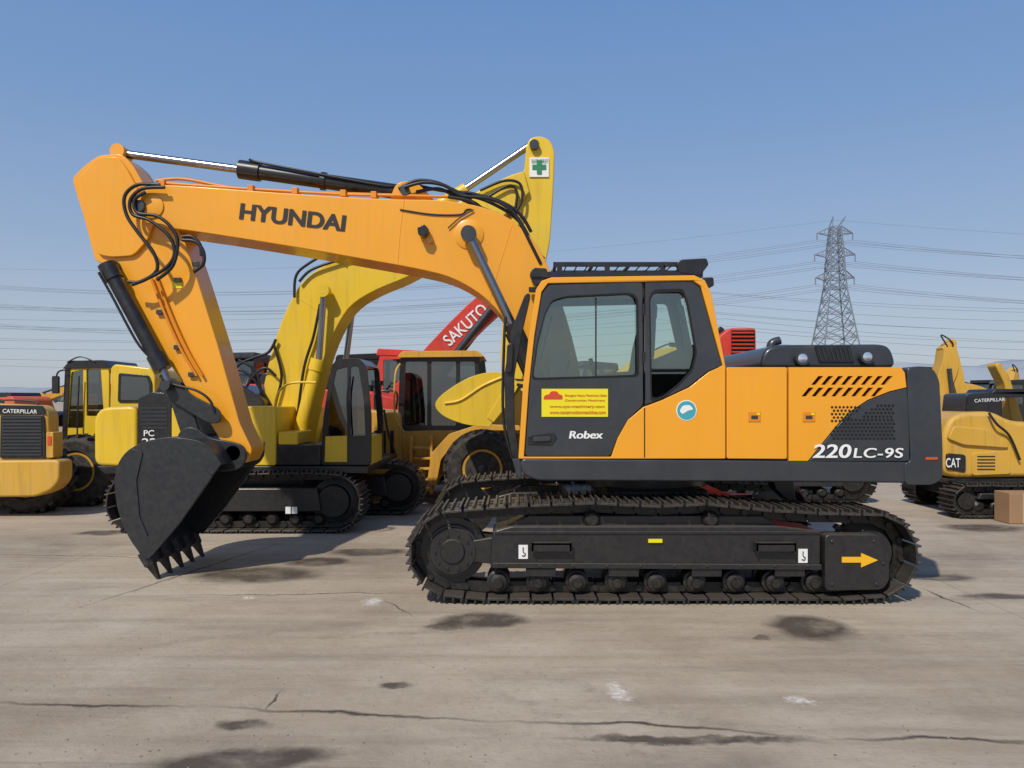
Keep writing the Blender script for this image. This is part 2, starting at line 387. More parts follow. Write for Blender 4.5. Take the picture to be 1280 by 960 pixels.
prism(E,'engine_hood',rnd(P(7.2,[(950,460),(954,440),(966,431),(1104,430),(1115,435),(1122,460)]),.09,6),7.2,9.2,CHAR,bev=.05)
prism(E,'hood_vent',P(7.19,[(1018,432),(1062,432),(1068,453),(1024,453)]),7.185,7.21,BLK,bev=.004)
m=MB()
for k in range(8):
    q0=W(1022+k*5.4,434,7.18);q1=W(1027+k*5.4,451,7.18); m.cyl(q0,q1,.006,n=6)
m.build(E,'hood_vent_fins',CHAR)
for u,v in((1003,448),(1084,446)):
    p=W(u,v,7.14); m=MB(); m.lathe((p.x,p.z),[(.001,7.12),(.03,7.123),(.052,7.135),(.055,7.2),(.001,7.21)],24); m.build(E,'work_lamp',LAMPG)
    m=MB(); m.lathe((p.x,p.z),[(.053,7.13),(.064,7.13),(.068,7.2),(.053,7.2)],24); m.build(E,'work_lamp_bezel',CHAR)
tube(E,'exhaust_pipe',[(3.0,8.9,2.2),(3.0,8.9,2.40),(3.1,8.9,2.45)],.05,CHAR)
# cab
hole=P(D,[(655,571),(661,485),(668,420),(677,365),(685,354),(866,351),(876,358),(903.5,457),(886,465),(862,484),(828,500),(804,509),(785,525),(772,548),(764,571)])
shell=P(D,[(648,573.5),(654,480),(661,420),(670,362),(677,351),(690,346.5),(868,344),(881,350),(889,366),(907,458),(907,573.5)])
prism(E,'cab_shell_yellow',shell,D,6.82,YEL,holes=[hole],bev=.010,smooth=0)
w1=rnd(P(D,[(665,474),(671,432),(681,392),(690,375),(708,370),(789,366),(797,372),(798,470)]),.04,3)
w2=rnd(P(D,[(814,500),(812,372),(818,363),(854,362),(860,378),(871,440),(866,462),(848,482),(826,499)]),.03,3)
door=rnd(P(D,[(656.5,570),(662,485),(669,420),(678,366),(686,356),(803,352.5),(804,506),(785,524),(771,548),(763,570)]),.03,3)
prism(E,'cab_door',door,D+.008,6.83,CHAR,holes=[w1],bev=.005,smooth=0)
rear=P(D,[(807,352.5),(865,351.5),(875,359),(902.5,456.5),(885,464),(861,483),(827,499),(807,506)])
prism(E,'cab_rear_quarter',rear,D+.010,6.83,CHAR,holes=[w2],bev=.005,smooth=0)
prism(E,'cab_inner_wall_lower',P(D,[(660,570),(664,476),(800,472),(800,508),(820,502),(870,470),(905,462),(905,570)]),6.832,6.86,BLK)
def offs(pts,k):
    cx=sum(p[0] for p in pts)/len(pts);cz=sum(p[1] for p in pts)/len(pts)
    return [(cx+(x-cx)*k,cz+(z-cz)*k) for x,z in pts]
prism(E,'door_window',offs(w1,1.01),6.800,6.804,GLS); prism(E,'rear_side_window',offs(w2,1.01),6.800,6.804,GLS)
prism(E,'window_seal',offs(w1,1.012),D+.004,D+.016,DARK,holes=[offs(w1,.975)],smooth=0)
prism(E,'rear_window_seal',offs(w2,1.02),D+.006,D+.016,DARK,holes=[offs(w2,.96)],smooth=0)
p0=W(745,372,6.79);p1=W(745,472,6.79)
m=MB(); m.b2(p0.x-.006,p0.x+.006,6.79,6.81,p1.z,p0.z); m.build(E,'window_slider',BLK)
YF=7.78
prism(E,'cab_far_side',P(D,[(652,573.5),(658,480),(665,420),(674,362),(690,347),(868,345),(886,366),(905,458),(905,573.5)]),YF-.05,YF,CHAR,holes=[rnd(P(D,[(672,520),(684,400),(695,366),(862,362),(880,440),(880,500)]),.04,3)],bev=.006,smooth=0)
prism(E,'cab_roof',rnd(P(D,[(672,358),(677,351),(692,346.8),(868,344.3),(880,350),(882,357)]),.02),6.81,YF-.051,CHAR,bev=.01)
box(E,'cab_floor',P(D,[(655,0)])[0][0],P(D,[(905,0)])[0][0],6.83,YF-.06,1.25,1.34,BLK)
prism(E,'cab_rear_wall',P(D,[(886,460),(904,460),(904,572),(886,572)]),6.87,YF-.06,BLK)
for y in(6.86,YF-.10):
    prism(E,'cab_front_pillar',P(D,[(653,560),(660,480),(668,420),(677,364),(683,364),(675,420),(667,480),(660,560)]),y,y+.045,CHAR)
    prism(E,'cab_rear_pillar',P(D,[(872,357),(880,357),(903,460),(893,460)]),y,y+.045,CHAR)
prism(E,'windscreen',P(D,[(656,540),(664,440),(676,366),(677,366),(665,440),(657,540)]),6.91,YF-.11,GLS)
s=rnd(P(7.2,[(742,500),(742,478),(790,474),(797,430),(806,398),(818,398),(816,440),(808,500)]),.05)
prism(E,'operator_seat',s,7.08,7.52,SEAT,bev=.04)
prism(E,'head_rest',rnd(P(7.2,[(804,400),(806,380),(822,380),(821,400)]),.03),7.18,7.42,SEAT,bev=.03)
prism(E,'side_console',rnd(P(7.1,[(735,500),(738,468),(795,464),(800,500)]),.04),6.93,7.05,INT,bev=.02)
prism(E,'rear_trim',rnd(P(7.1,[(812,510),(814,452),(866,430),(884,480),(884,510)]),.05),6.95,7.6,INT,bev=.02)
cyl(E,'joystick',W(744,474,7.0),W(738,448,7.0),.02,BLK)
prism(E,'monitor_console',rnd(P(7.4,[(686,500),(690,440),(712,436),(716,500)]),.03),7.45,7.68,INT,bev=.02)
tube(E,'travel_levers',[W(700,530,7.3),W(705,480,7.3),W(712,450,7.3)],.012,BLK)
tube(E,'steering_grab_bar',[W(672,470,6.95),W(680,430,6.95),W(690,395,6.95)],.012,BLK)
p0=W(677,521,D-.0);p1=W(760,486,D)
box(E,'door_sticker',p0.x,p1.x,D+.002,D+.0075,p0.z,p1.z,STK,0)
prism(E,'sticker_red_logo',rnd(P(D,[(679,499),(681,494),(686,493),(689,489),(696,489),(699,493),(703,494),(703,499)]),.01),D-.002,D+.003,REDT)
text(E,'sticker_line_1','Shanghai Heavy Machinery Sales',W(706,495.5,D-.001),W(758,495.5,D-.001),.024,REDT,.0)
text(E,'sticker_line_2','Construction Machinery',W(706,501.5,D-.001),W(756,501.5,D-.001),.022,REDT,.0)
text(E,'sticker_line_3','www.cyc-machinery.com',W(687,509.5,D-.001),W(756,509.5,D-.001),.030,REDT,.005)
text(E,'sticker_line_4','www.constructionmachine.com',W(687,517.5,D-.001),W(757,517.5,D-.001),.032,REDT,.005)
for k in (0,.9):
    text(E,'series_lettering','Robex',W(710+k,548,D+.004-k*.0005),W(752+k,548,D+.004-k*.0005),.066,WHT,.006,.15)
prism(E,'door_handle_recess',rnd(P(D,[(659,556),(661,544),(692,541),(697,547),(690,557)]),.02),D,D+.01,BLK,bev=.004)
prism(E,'door_handle',rnd(P(D,[(666,552),(667,546),(688,545),(688,551)]),.015),D-.02,D+.002,CHAR,bev=.004)
m=MB(); p=W(858,513,D); m.lathe((p.x,p.z),[(.001,D-.004),(.09,D-.004),(.09,D+.002),(.001,D+.002)],32); m.build(E,'eco_badge',WHT)
m=MB(); m.lathe((p.x,p.z),[(.001,D-.006),(.082,D-.006),(.082,D-.003),(.001,D-.003)],32); m.build(E,'eco_badge_disc',BLU)
prism(E,'eco_badge_art',rnd(P(D,[(849,514),(853,507),(862,506),(867,512),(860,513),(853,518)]),.02),D-.009,D-.007,WHT)
prism(E,'panel_gap',P(D,[(805,510),(806.4,510),(806.4,572),(805,572)]),D-.0015,D+.002,DARK)
tube(E,'door_hinge_upper',[W(804.5,380,D-.0),W(804.5,392,D)],.012,BLK); tube(E,'door_hinge_lower',[W(804.5,440,D),W(804.5,452,D)],.012,BLK)
prism(E,'front_handrail',rnd(P(6.9,[(657,366),(664,368),(652,420),(643,470),(643,530),(651,572),(641,574),(632,530),(630,470),(640,410)]),.05),6.88,6.93,BLK,bev=.012,smooth=40)
tube(E,'mirror_stay',[W(632,396,7.0),W(630,430,7.0),W(629,520,7.0),W(640,572,7.0)],.014,BLK)
prism(E,'mirror',rnd(P(6.86,[(634,430),(642,428),(640,466),(632,466)]),.03),6.84,6.9,BLK,bev=.01)
prism(E,'deck_front',P(D,[(640,574),(652,574),(652,600),(646,596)]),6.78,7.7,CHAR,bev=.01)
# roof guard
m=MB()
zt=W(0,328,D).z; zb=W(0,343,D).z
x0=W(692,0,D).x;x1=W(884,0,D).x
for y in (6.80,7.24,7.68): m.b2(x0,x1,y,y+.03,zt-.026,zt+.014)
x0=W(664,0,D).x;x1=W(880,0,D).x
for y in (6.78,7.70): m.b2(x0,x1,y,y+.05,zb-.02,zb+.03)
for u in (694,740,786,832,878):
    x=W(u,0,D).x; m.b2(x-.015,x+.015,6.79,7.74,zt-.04,zt-.02)
for u in (700,760,830,874):
    x=W(u,0,D).x
    for y in(6.79,7.70): m.b2(x-.022,x+.022,y,y+.04,W(0,347,D).z,zt-.02)
for k in range(14):
    x=W(696+k*13.5,0,D).x; m.b2(x-.006,x+.006,6.80,7.72,zt-.005,zt+.004)
m.build(E,'roof_guard',BLK,.004)
prism(E,'roof_guard_end',rnd(P(D,[(846,329),(852,324),(884,322),(887,330),(876,344),(850,340)]),.02),6.77,6.83,BLK,bev=.006)
prism(E,'roof_lamp_front',rnd(P(D,[(662,341),(667,333),(684,334),(686,352),(668,356)]),.02),6.80,6.92,BLK,bev=.01)
prism(E,'roof_lamp_rear',rnd(P(D,[(879,346),(894,345),(895,356),(884,360)]),.02),6.80,6.92,BLK,bev=.01)
# boom
DB=7.8
top=[(176,246),(184,236),(200,231),(260,234),(340,240),(430,246),(500,249),(548,250),(592,256),(628,268),(655,288),(676,314),(700,372),(722,450),(742,560)]
bot=[(690,575),(668,500),(650,440),(632,402),(612,378),(590,361),(560,346),(520,336),(460,325),(380,311),(300,298),(240,289),(205,284),(180,277),(170,262)]
def cm2(pts,n=3): return [(v.x,v.y) for v in catmull([Vector(p).to_3d() for p in pts],n)]
bp=P(DB,cm2(top)+cm2(bot))
prism(E,'boom',bp,7.80,8.40,YEL,bev=.012,smooth=35)
m=MB(); 
for (a,b) in (((176,259),7.74),((585,291),7.72)):
    p=W(*a,DB); m.lathe((p.x,p.z),[(.001,b),(.06,b),(.065,b+.02),(.065,8.2),(.001,8.2)],28)
m.build(E,'boom_pin_boss',CHAR)
p=W(190,258,DB); m=MB(); m.lathe((p.x,p.z),[(.001,7.775),(.075,7.775),(.12,7.785),(.12,7.81),(.001,7.82)],30); m.build(E,'boom_nose_boss',YEL)
p=W(586,293,DB); m=MB(); m.lathe((p.x,p.z),[(.001,7.785),(.14,7.785),(.15,7.79),(.15,7.81),(.001,7.82)],30); m.build(E,'boom_cylinder_doubler',YEL)
for k in (0,1.2):
    text(E,'boom_lettering','HYUNDAI',W(297+k,273,DB-.006-k*.0005),W(428+k,288.5,DB-.006-k*.0005),.165,BLKT,.02)
tube(E,'weld_seam_a',[W(505,250,DB-.0005),W(500,292,DB-.0005),W(497,331,DB-.0005)],.0035,YEL)
tube(E,'weld_seam_b',[W(640,282,DB-.0005),W(625,330,DB-.0005),W(612,376,DB-.0005)],.0035,YEL)
for y in (7.93,8.22): prism(E,'cylinder_bracket',rnd(P(8.0,[(488,252),(496,232),(508,228),(524,232),(545,253)]),.05),y,y+.05,YEL,bev=.006)
cyl(E,'bracket_pin',W(506,238,7.88),(W(506,238,7.88).x,8.32,W(506,238,7.88).z),.05,CHAR)
c0=W(152,192,8.1);c1=W(302,212,8.1);c2=W(498,240,8.1)
cyl(E,'arm_cylinder_rod',c0,c1,.042,CHR); cyl(E,'arm_cylinder_barrel',c1,c2,.078,BLK); 
dv=(c2-c1).normalized(); cyl(E,'arm_cylinder_gland',c1-dv*.02,c1+dv*.20,.098,BLK); cyl(E,'arm_cylinder_band',c1+dv*.85,c1+dv*.90,.095,BLK)
cyl(E,'rod_eye',(c0.x,8.0,c0.z),(c0.x,8.2,c0.z),.075,YEL)
tube(E,'cylinder_pipe',[c1+Vector((.1,-.05,.09)),c1+Vector((.3,-.09,.03)),c2+Vector((-.2,-.09,.05)),c2+Vector((0,-.05,.05))],.013,HOSE)
arm=P(7.88,[(88,222),(104,206),(122,193),(150,191),(164,204),(180,232),(205,262),(228,296),(246,350),(271,430),(299,530),(315,563),(307,580),(290,577),(262,530),(226,476),(192,430),(163,378),(150,342),(142,330),(128,330),(117,325),(105,278)])
prism(E,'arm',rnd(arm,.05,3),7.90,8.30,YEL,bev=.012)
for y in (7.86,8.30):
    prism(E,'arm_cheek_plate',rnd(P(7.88,[(100,222),(124,197),(148,196),(160,212),(178,246),(196,270),(186,300),(168,320),(140,322),(122,318)]),.06),y,y+.045,YEL,bev=.01)
m=MB()
for u,v,r in ((293,566,.085),(141,333,.06),(268,520,.055)):
    p=W(u,v,7.85); m.lathe((p.x,p.z),[(.001,7.80),(r*.9,7.80),(r,7.82),(r,8.38),(.001,8.4)],28)
m.build(E,'arm_pin_bosses',CHAR)
m=MB()
for u,v in ((200,390),(222,434),(240,468),(222,350),(245,330)):
    p=W(u,v,7.88); m.box((p.x,7.88,p.z),(.07,.04,.05))
m.build(E,'pipe_clamps',CHAR,.006)
for k,o in enumerate((0,7)):
    tube(E,'arm_pipe_%d'%k,[W(188+o,345,7.86),W(206+o,392,7.86),W(226+o,436,7.86),W(246+o,470,7.86)],.014,YELP)
p=W(221,356,7.89); box(E,'arm_label',p.x-.05,p.x+.05,7.893,7.899,p.z-.035,p.z+.035,STK,0)
a=W(136,336,7.78);b=W(203,460,7.78);c=W(212,482,7.78)
cyl(E,'bucket_cylinder_barrel',a,b,.074,BLK); cyl(E,'bucket_cylinder_rod',b,c,.04,CHR); dv=(b-a).normalized()
cyl(E,'bucket_cylinder_gland',b-dv*.15,b+dv*.02,.092,BLK); cyl(E,'bucket_cylinder_base',a-dv*.05,a+dv*.12,.088,BLK)
tube(E,'bucket_cylinder_pipe',[a+Vector((-.06,-.08,-.05)),a+dv*.3+Vector((-.09,-.06,0)),b-dv*.3+Vector((-.09,-.06,0)),b-dv*.1+Vector((-.04,-.04,0))],.013,HOSE)
cyl(E,'link_pin',(c.x,7.66,c.z),(c.x,8.5,c.z),.05,CHAR)
for y in (7.76,8.38):
    prism(E,'rocker_link',rnd(P(7.78,[(200,472),(214,470),(240,494),(276,512),(277,528),(262,530),(232,512),(203,492)]),.08),y,y+.05,BKT,bev=.01)
for y in (7.82,8.30):
    prism(E,'bucket_link',rnd(P(7.8,[(203,476),(222,476),(236,505),(250,545),(240,556),(228,552),(214,510)]),.07),y,y+.05,BKT,bev=.01)
sh=P(7.5,[(277,580),(262,558),(240,549),(205,547),(168,558),(149,578),(144,606),(149,640),(162,672),(182,700)])
bucket(E,sh,7.5,8.7,BKT,(.52,-1.0),5,.03,.235)
for y in (7.80,8.36):
    prism(E,'bucket_ear',rnd(P(7.8,[(222,562),(220,545),(230,534),(244,534),(262,548),(290,552),(306,558),(308,574),(298,588),(270,590)]),.07),y,y+.05,BKT,bev=.01)
prism(E,'bucket_wear_strip',rnd(P(7.5,[(166,560),(180,565),(172,600),(176,645),(195,690),(185,700),(160,660),(152,610)]),.03),7.472,7.486,BKT,bev=.003)
for y in (7.66,8.54):
    a=W(586,293,7.66);b=W(640,405,7.66);c=W(700,540,7.66)
    a=Vector((a.x,y,a.z));b=Vector((b.x,y,b.z));c=Vector((c.x,y,c.z))
    cyl(E,'boom_cylinder_rod',a,b,.043,CHR); cyl(E,'boom_cylinder_barrel',b,c,.085,BLK); 
    cyl(E,'boom_cylinder_eye',(a.x,y-.06,a.z),(a.x,y+.06,a.z),.078,CHAR)
prism(E,'boom_lamp',rnd(P(7.7,[(522,285),(531,281),(537,288),(532,297),(523,294)]),.02),7.66,7.78,BLK,bev=.01)
prism(E,'boom_lamp_bracket',P(7.75,[(528,292),(538,290),(542,302),(536,304)]),7.75,7.80,YEL)
hose(E,'boom_pipe_a',7.90,[(205,229),(260,233),(340,238),(430,243),(480,244),(520,245),(560,246)],.016,YELP)
hose(E,'boom_pipe_b',7.98,[(195,226),(230,224),(300,236),(400,241),(500,244)],.016,YELP)
m=MB()
for u,v in ((205,231),(315,237),(370,240),(430,243),(468,245)):
    p=W(u,v,7.92); m.box((p.x,7.94,p.z),(.06,.16,.07))
m.build(E,'boom_pipe_clamps',YELP,.006)
hs=[[(200,231),(172,231),(156,245),(158,268),(172,290),(192,316),(196,338),(176,352),(160,352)],
    [(206,234),(178,236),(163,250),(166,268),(188,276),(212,296),(218,318),(206,336),(180,350),(165,356)],
    [(182,240),(168,250),(172,266),(196,270),(214,284),(222,302),(216,332),(196,350)],
    [(228,300),(244,302),(254,314),(254,330),(242,340)],
    [(228,296),(240,296),(250,306),(252,320)],
    [(505,234),(530,228),(556,232),(575,244),(600,248),(630,262),(650,278),(662,298)],
    [(520,240),(548,236),(570,246),(602,260),(630,272),(655,292),(672,316)],
    [(512,230),(540,236),(566,240),(590,242),(622,252),(644,268),(655,290)],
    [(592,246),(618,250),(640,264),(652,282),(664,306),(676,330)],
    [(560,246),(590,252),(612,268),(640,280),(662,304),(680,324)],
    [(498,236),(520,226),(545,228),(568,238),(590,248)],[(575,246),(606,246),(634,256),(652,270),(664,290)]]
for i,h in enumerate(hs): hose(E,'hydraulic_hose_%d'%i,7.72 if i<5 else 7.80+.06*(i%4),h,.018)
hose(E,'boom_cylinder_line',7.79,[(500,262),(540,268),(575,268),(583,262),(590,262)],.008)
hose(E,'boom_cylinder_line_b',7.78,[(592,262),(575,272),(560,285)],.007)
hose(E,'link_hose',7.75,[(200,470),(215,480),(245,488),(262,500),(268,515)],.013)

# ================================================================= LEMON YELLOW EXCAVATOR (behind)
K=root('excavator',(-3.9,11.3,0)); D=10.2
def tset(R,x0,x1,yc,w,h,zb=.04,hi=False):
    r=h/2-.03
    track(R,trackpath((x0+r,h/2),r,(x1-r,h/2),r,zb,[(x1-r-.4,h-.03),((x0+x1)/2,h-.05),(x0+r+.4,h-.03)]),yc,w,.19,hi)
    m=MB()
    for cx in (x0+r,x1-r):
        m.lathe((cx,h/2),[(.001,yc-w*.3),(r*.55,yc-w*.3),(r*.6,yc-w*.22),(r*.8,yc-w*.18),(r*.8,yc+w*.18),(.001,yc+w*.3)],28)
    n=int((x1-x0)/.4)
    for k in range(n):
        m.lathe((x0+r+.2+k*(x1-x0-2*r-.4)/max(1,n-1),.17),[(.001,yc-w*.28),(.05,yc-w*.28),(.09,yc-w*.2),(.09,yc+w*.2),(.001,yc+w*.28)],14)
    m.build(R,'track_wheels',TRK)
    prism(R,'track_frame',[(x0+r+.15,.28),(x1-r-.15,.28),(x1-r-.2,h*.72),(x0+r+.2,h*.72)],yc-w*.36,yc+w*.36,FRM,bev=.02)
xl=W(132,0,10.1).x; xr=W(450,0,10.1).x
tset(K,xl,xr,10.4,.6,.82,hi=True)
tset(K,xl+.55,xr+.62,12.0,.6,.82,hi=True)
box(K,'car_body',xl+1.,xr-.9,10.7,11.8,.4,.85,FRM,.03)
for u in (360,368): 
    q=W(u,638,10.16); box(K,'decal',q.x-.035,q.x+.035,10.165,10.18,q.z-.045,q.z+.045,WHT,0)
prism(K,'counterweight',rnd(P(D,[(118,520),(128,509),(172,507),(172,584),(118,582)]),.12),D-.02,12.8,KOM,bev=.06)
prism(K,'house',rnd(P(D,[(214,508),(345,508),(345,582),(214,584)]),.04),D,12.8,KOM,bev=.02)
prism(K,'dark_panel',rnd(P(D,[(172,507),(172,498),(190,490),(214,492),(214,584),(172,584)]),.02),D+.005,12.7,BLK,bev=.01)
m=MB()
for k in range(6):
    q0=W(177,510+k*5,D);q1=W(209,510+k*5,D); m.b2(q0.x,q1.x,D-.004,D+.01,q0.z-.008,q0.z+.008)
m.build(K,'louvre_slats',CHAR)
text(K,'lettering_a','PC',W(179,545,D-.01),W(192,545,D-.01),.08,WHT,.01); text(K,'lettering_b','220',W(177,557,D-.01),W(205,557,D-.01),.10,WHT,.01)
text(K,'side_lettering','KOMATSU',W(285,559,D-.01),W(330,559,D-.01),.075,BLKT,.01)
prism(K,'door_seam',P(D,[(278,510),(279.5,510),(279.5,582),(278,582)]),D-.002,D+.01,DARK)
prism(K,'hood',rnd(P(10.8,[(190,496),(200,478),(300,480),(330,500),(330,512),(190,512)]),.08),10.8,12.6,BLK,bev=.05)
prism(K,'deck_skirt',P(D,[(120,583),(460,583),(460,592),(130,592)]),D+.01,12.8,BLK,bev=.01)
prism(K,'side_box',rnd(P(D,[(345,556),(400,556),(400,582),(345,582)]),.03),D+.02,11.,BLK,bev=.02)
prism(K,'side_box_yellow',rnd(P(D,[(347,540),(372,540),(372,556),(347,556)]),.02),D+.02,10.9,KOM,bev=.02)
kc=rnd(P(D,[(398,582),(402,520),(412,456),(420,448),(446,447),(456,456),(462,520),(462,582)]),.06)
prism(K,'cab_frame',kc,D+.1,D+.16,BLK,holes=[rnd(P(D,[(407,545),(410,500),(418,462),(432,458),(432,545)]),.03),rnd(P(D,[(436,545),(436,458),(446,458),(453,500),(455,545)]),.03)],bev=.004,smooth=0)
prism(K,'cab_frame_far',kc,D+1.04,D+1.1,BLK,holes=[rnd(P(D,[(407,545),(410,500),(418,462),(450,458),(455,545)]),.03)],smooth=0)
prism(K,'cab_roof',rnd(P(D,[(411,460),(420,448),(446,447),(456,457)]),.02),D+.16,D+1.04,BLK,bev=.01)
prism(K,'cab_glass_near',P(D,[(405,548),(412,456),(450,456),(458,548)]),D+.12,D+.125,GLD)
prism(K,'cab_lower',P(D,[(399,582),(402,546),(461,546),(461,582)]),D+.165,D+1.03,KOM)
prism(K,'cab_yellow_trim',P(D,[(405,546),(432,545),(432,578),(404,578)]),D+.08,D+.1,KOM)
prism(K,'seat',rnd(P(D+.5,[(415,548),(415,530),(430,528),(434,490),(442,490),(442,548)]),.04),D+.4,D+.8,SEAT,bev=.03)
tube(K,'cab_handrail',[W(436,545,10.2),W(434,500,10.2),W(437,470,10.2)],.012,BLK)
DK=11.1
top=[(318,560),(328,490),(342,430),(362,378),(382,348),(412,328),(450,312),(510,286),(570,254),(610,232),(640,218),(655,214)]
bot=[(662,240),(640,262),(600,290),(550,322),(510,346),(472,362),(442,380),(424,404),(408,440),(394,490),(378,565)]
prism(K,'boom',P(DK,cm2(top)+cm2(bot)),DK,DK+.6,KOM,bev=.02,smooth=35)
tube(K,'boom_seam',[W(372,372,DK-.001),W(392,385,DK-.001),(W(420,404,DK-.001))],.005,KOM)
karm=P(DK,[(658,178),(664,169),(676,167),(688,172),(694,186),(692,240),(688,300),(676,360),(662,430),(650,490),(640,500),(628,494),(626,440),(630,360),(634,300),(640,258),(650,228),(656,206)])
prism(K,'arm',rnd(karm,.08,3),DK+.08,DK+.5,KOM,bev=.02)
q=W(674,209,DK+.06); box(K,'safety_placard',q.x-.14,q.x+.14,DK+.06,DK+.078,q.z-.14,q.z+.14,WHT,0)
m=MB(); m.b2(q.x-.10,q.x+.10,DK+.05,DK+.058,q.z-.035,q.z+.035); m.build(K,'green_cross_bar',GRN); m=MB(); m.b2(q.x-.035,q.x+.035,DK+.046,DK+.0495,q.z-.10,q.z+.10); m.build(K,'green_cross_post',GRN)
text(K,'placard_text','SAFE FIRST',W(664,203,DK+.045),W(685,203,DK+.045),.05,GRN,.01)
ca=W(662,182,DK+.3);cb=W(582,236,DK+.3);cc=W(480,300,DK+.2)
cyl(K,'arm_cylinder_rod',ca,cb,.05,CHR); cyl(K,'arm_cylinder_barrel',cb,cc,.09,KOM)
cyl(K,'arm_pin',W(668,180,DK),W(668,180,DK)+Vector((0,.58,0)),.07,CHAR)
bucket(K,P(DK-.3,[(648,478),(628,466),(598,468),(568,482),(545,502),(552,518),(580,530),(612,534)][::-1]) ,DK-.3,DK+.9,KOM,(-1,.1),5,.04,.15)
tube(K,'bucket_rib',[W(632,470,DK-.32),W(604,482,DK-.32),W(576,500,DK-.32),W(556,504,DK-.32)],.02,KOM)
for j,(u0,v0,u1,v1,u2,v2,y) in enumerate(((408,366,402,450,372,566,DK-.15),(428,372,418,450,388,566,DK+.75))):
    p0=W(u0,v0,DK);p1=W(u1,v1,DK);p2=W(u2,v2,DK); p0.y=p1.y=p2.y=y
    cyl(K,'boom_cylinder_rod_%d'%j,p0,p1,.045,CHR); cyl(K,'boom_cylinder_barrel_%d'%j,p1,p2,.10,KOM); cyl(K,'cyl_eye_%d'%j,p0-Vector((0,.08,0)),p0+Vector((0,.08,0)),.09,KOM); cyl(K,'cyl_gland_%d'%j,p1,p1.lerp(p2,.12),.115,KOM)
for i,h in enumerate([[(430,326),(410,318),(385,330),(370,345),(368,372)],[(436,322),(414,328),(388,338),(374,352)],[(345,424),(336,440),(320,446),(300,455),(290,470),(294,500)],[(300,520),(310,480),(330,460),(345,470)],[(600,238),(630,226),(650,230),(652,252),(640,270)],[(610,246),(636,232),(646,240),(644,262)],[(300,500),(312,490),(330,500),(338,530)],[(306,506),(322,498),(334,512),(336,540)],[(298,450),(318,462),(326,490),(322,520)],[(285,470),(300,462),(320,478),(340,510)],[(342,430),(352,470),(344,510),(350,545)],[(350,545),(330,520),(316,500),(300,490),(290,505)],[(400,380),(392,420),(380,460),(372,520)]]):
    hose(K,'hydraulic_hose_%d'%i,DK-.06,h,.02)
hose(K,'handrail',10.3,[(345,545),(345,500),(360,480),(395,478)],.016,KOM)

# ================================================================= CENTRE WHEEL LOADER
C=root('wheel_loader',(-1.4,14,0)); D=13.0
wx=W(603,0,12.6).x
wheel(C,wx,.62,12.6,13.15,.62,.33,LOAD); wheel(C,wx,.62,15.0,15.5,.62,.33,LOAD)
wheel(C,W(410,0,13).x,.62,13.0,13.5,.62,.34,LOAD); wheel(C,W(410,0,13).x,.62,15.0,15.5,.62,.34,LOAD)
prism(C,'rear_body',rnd(P(13.3,[(400,600),(400,520),(455,512),(500,516),(505,600)]),.1),13.3,15.1,LOAD,bev=.04)
prism(C,'centre_frame',rnd(P(13.2,[(498,600),(498,540),(560,538),(600,540),(560,560),(550,600)]),.05),13.5,15.,LOAD,bev=.03)
prism(C,'front_fender',rnd(P(13,[(534,606),(540,566),(562,542),(600,530),(650,532),(650,538),(604,538),(572,550),(552,574),(546,606)]),.03),12.9,13.55,LOAD,bev=.01)
prism(C,'front_frame',rnd(P(13.4,[(590,600),(610,520),(660,500),(740,560),(740,600)]),.06),13.7,14.9,LOAD,bev=.03)
prism(C,'lift_arm',rnd(P(13.5,[(600,540),(640,480),(700,520),(790,585),(780,600),(690,560),(640,540)]),.06),13.55,13.69,LOAD,bev=.02)
cf=rnd(P(13.5,[(497,538),(500,448),(506,441),(596,441),(600,448),(604,538)]),.06)
prism(C,'cab_frame',cf,13.5,13.56,BLK,holes=[rnd(P(13.5,[(504,532),(507,452),(534,452),(534,532)]),.03),rnd(P(13.5,[(539,532),(539,452),(570,452),(570,532)]),.03),rnd(P(13.5,[(575,530),(575,452),(593,452),(598,530)]),.03)],smooth=0)
prism(C,'cab_frame_far',cf,15,15.06,BLK,holes=[rnd(P(13.5,[(504,515),(507,452),(594,452),(598,515)]),.03)],smooth=0)
prism(C,'cab_glass',P(13.5,[(500,535),(504,448),(596,448),(600,535)]),13.52,13.525,GLD)
prism(C,'cab_roof',rnd(P(13.4,[(496,447),(502,439),(596,438),(606,446)]),.04),13.4,15.1,LOAD,bev=.03)
prism(C,'cab_base',P(13.5,[(498,560),(498,534),(604,534),(600,560)]),13.57,15,LOAD)
prism(C,'seat',rnd(P(14,[(525,540),(525,512),(550,510),(555,470),(563,470),(563,540)]),.05),14,14.5,SEAT,bev=.03)
m=MB()
for k in range(5):
    q0=W(516,560+k*13,12.95);q1=W(538,560+k*13,12.95); m.b2(q0.x,q1.x,12.95,13.2,q0.z-.02,q0.z+.02)
for u in (514,539): 
    q0=W(u,618,12.95);q1=W(u,545,12.95); m.b2(q0.x-.02,q0.x+.02,12.93,13.3,q0.z,q1.z)
m.build(C,'access_ladder',LOAD,.006)
m=MB(); 
for u in (470,480,490): q0=W(u,560,13.29); m.b2(q0.x-.03,q0.x+.03,13.285,13.31,q0.z-.3,q0.z+.3)
m.build(C,'radiator_slots',BLK)
tube(C,'handrail',[W(505,540,13.2),W(494,520,13.2),W(494,470,13.2),W(500,455,13.3)],.018,LOAD)
tube(C,'handrail_b',[W(470,512,13.3),W(470,492,13.3),W(495,490,13.3),W(495,512,13.3)],.018,BLK)
prism(C,'wing_mirror',rnd(P(13.3,[(598,452),(606,450),(608,468),(600,470)]),.03),13.25,13.32,BLK,bev=.01)
tube(C,'hose_a',[W(480,512,13.25),W(485,540,13.2),W(492,562,13.2),W(500,590,13.2)],.02,HOSE)
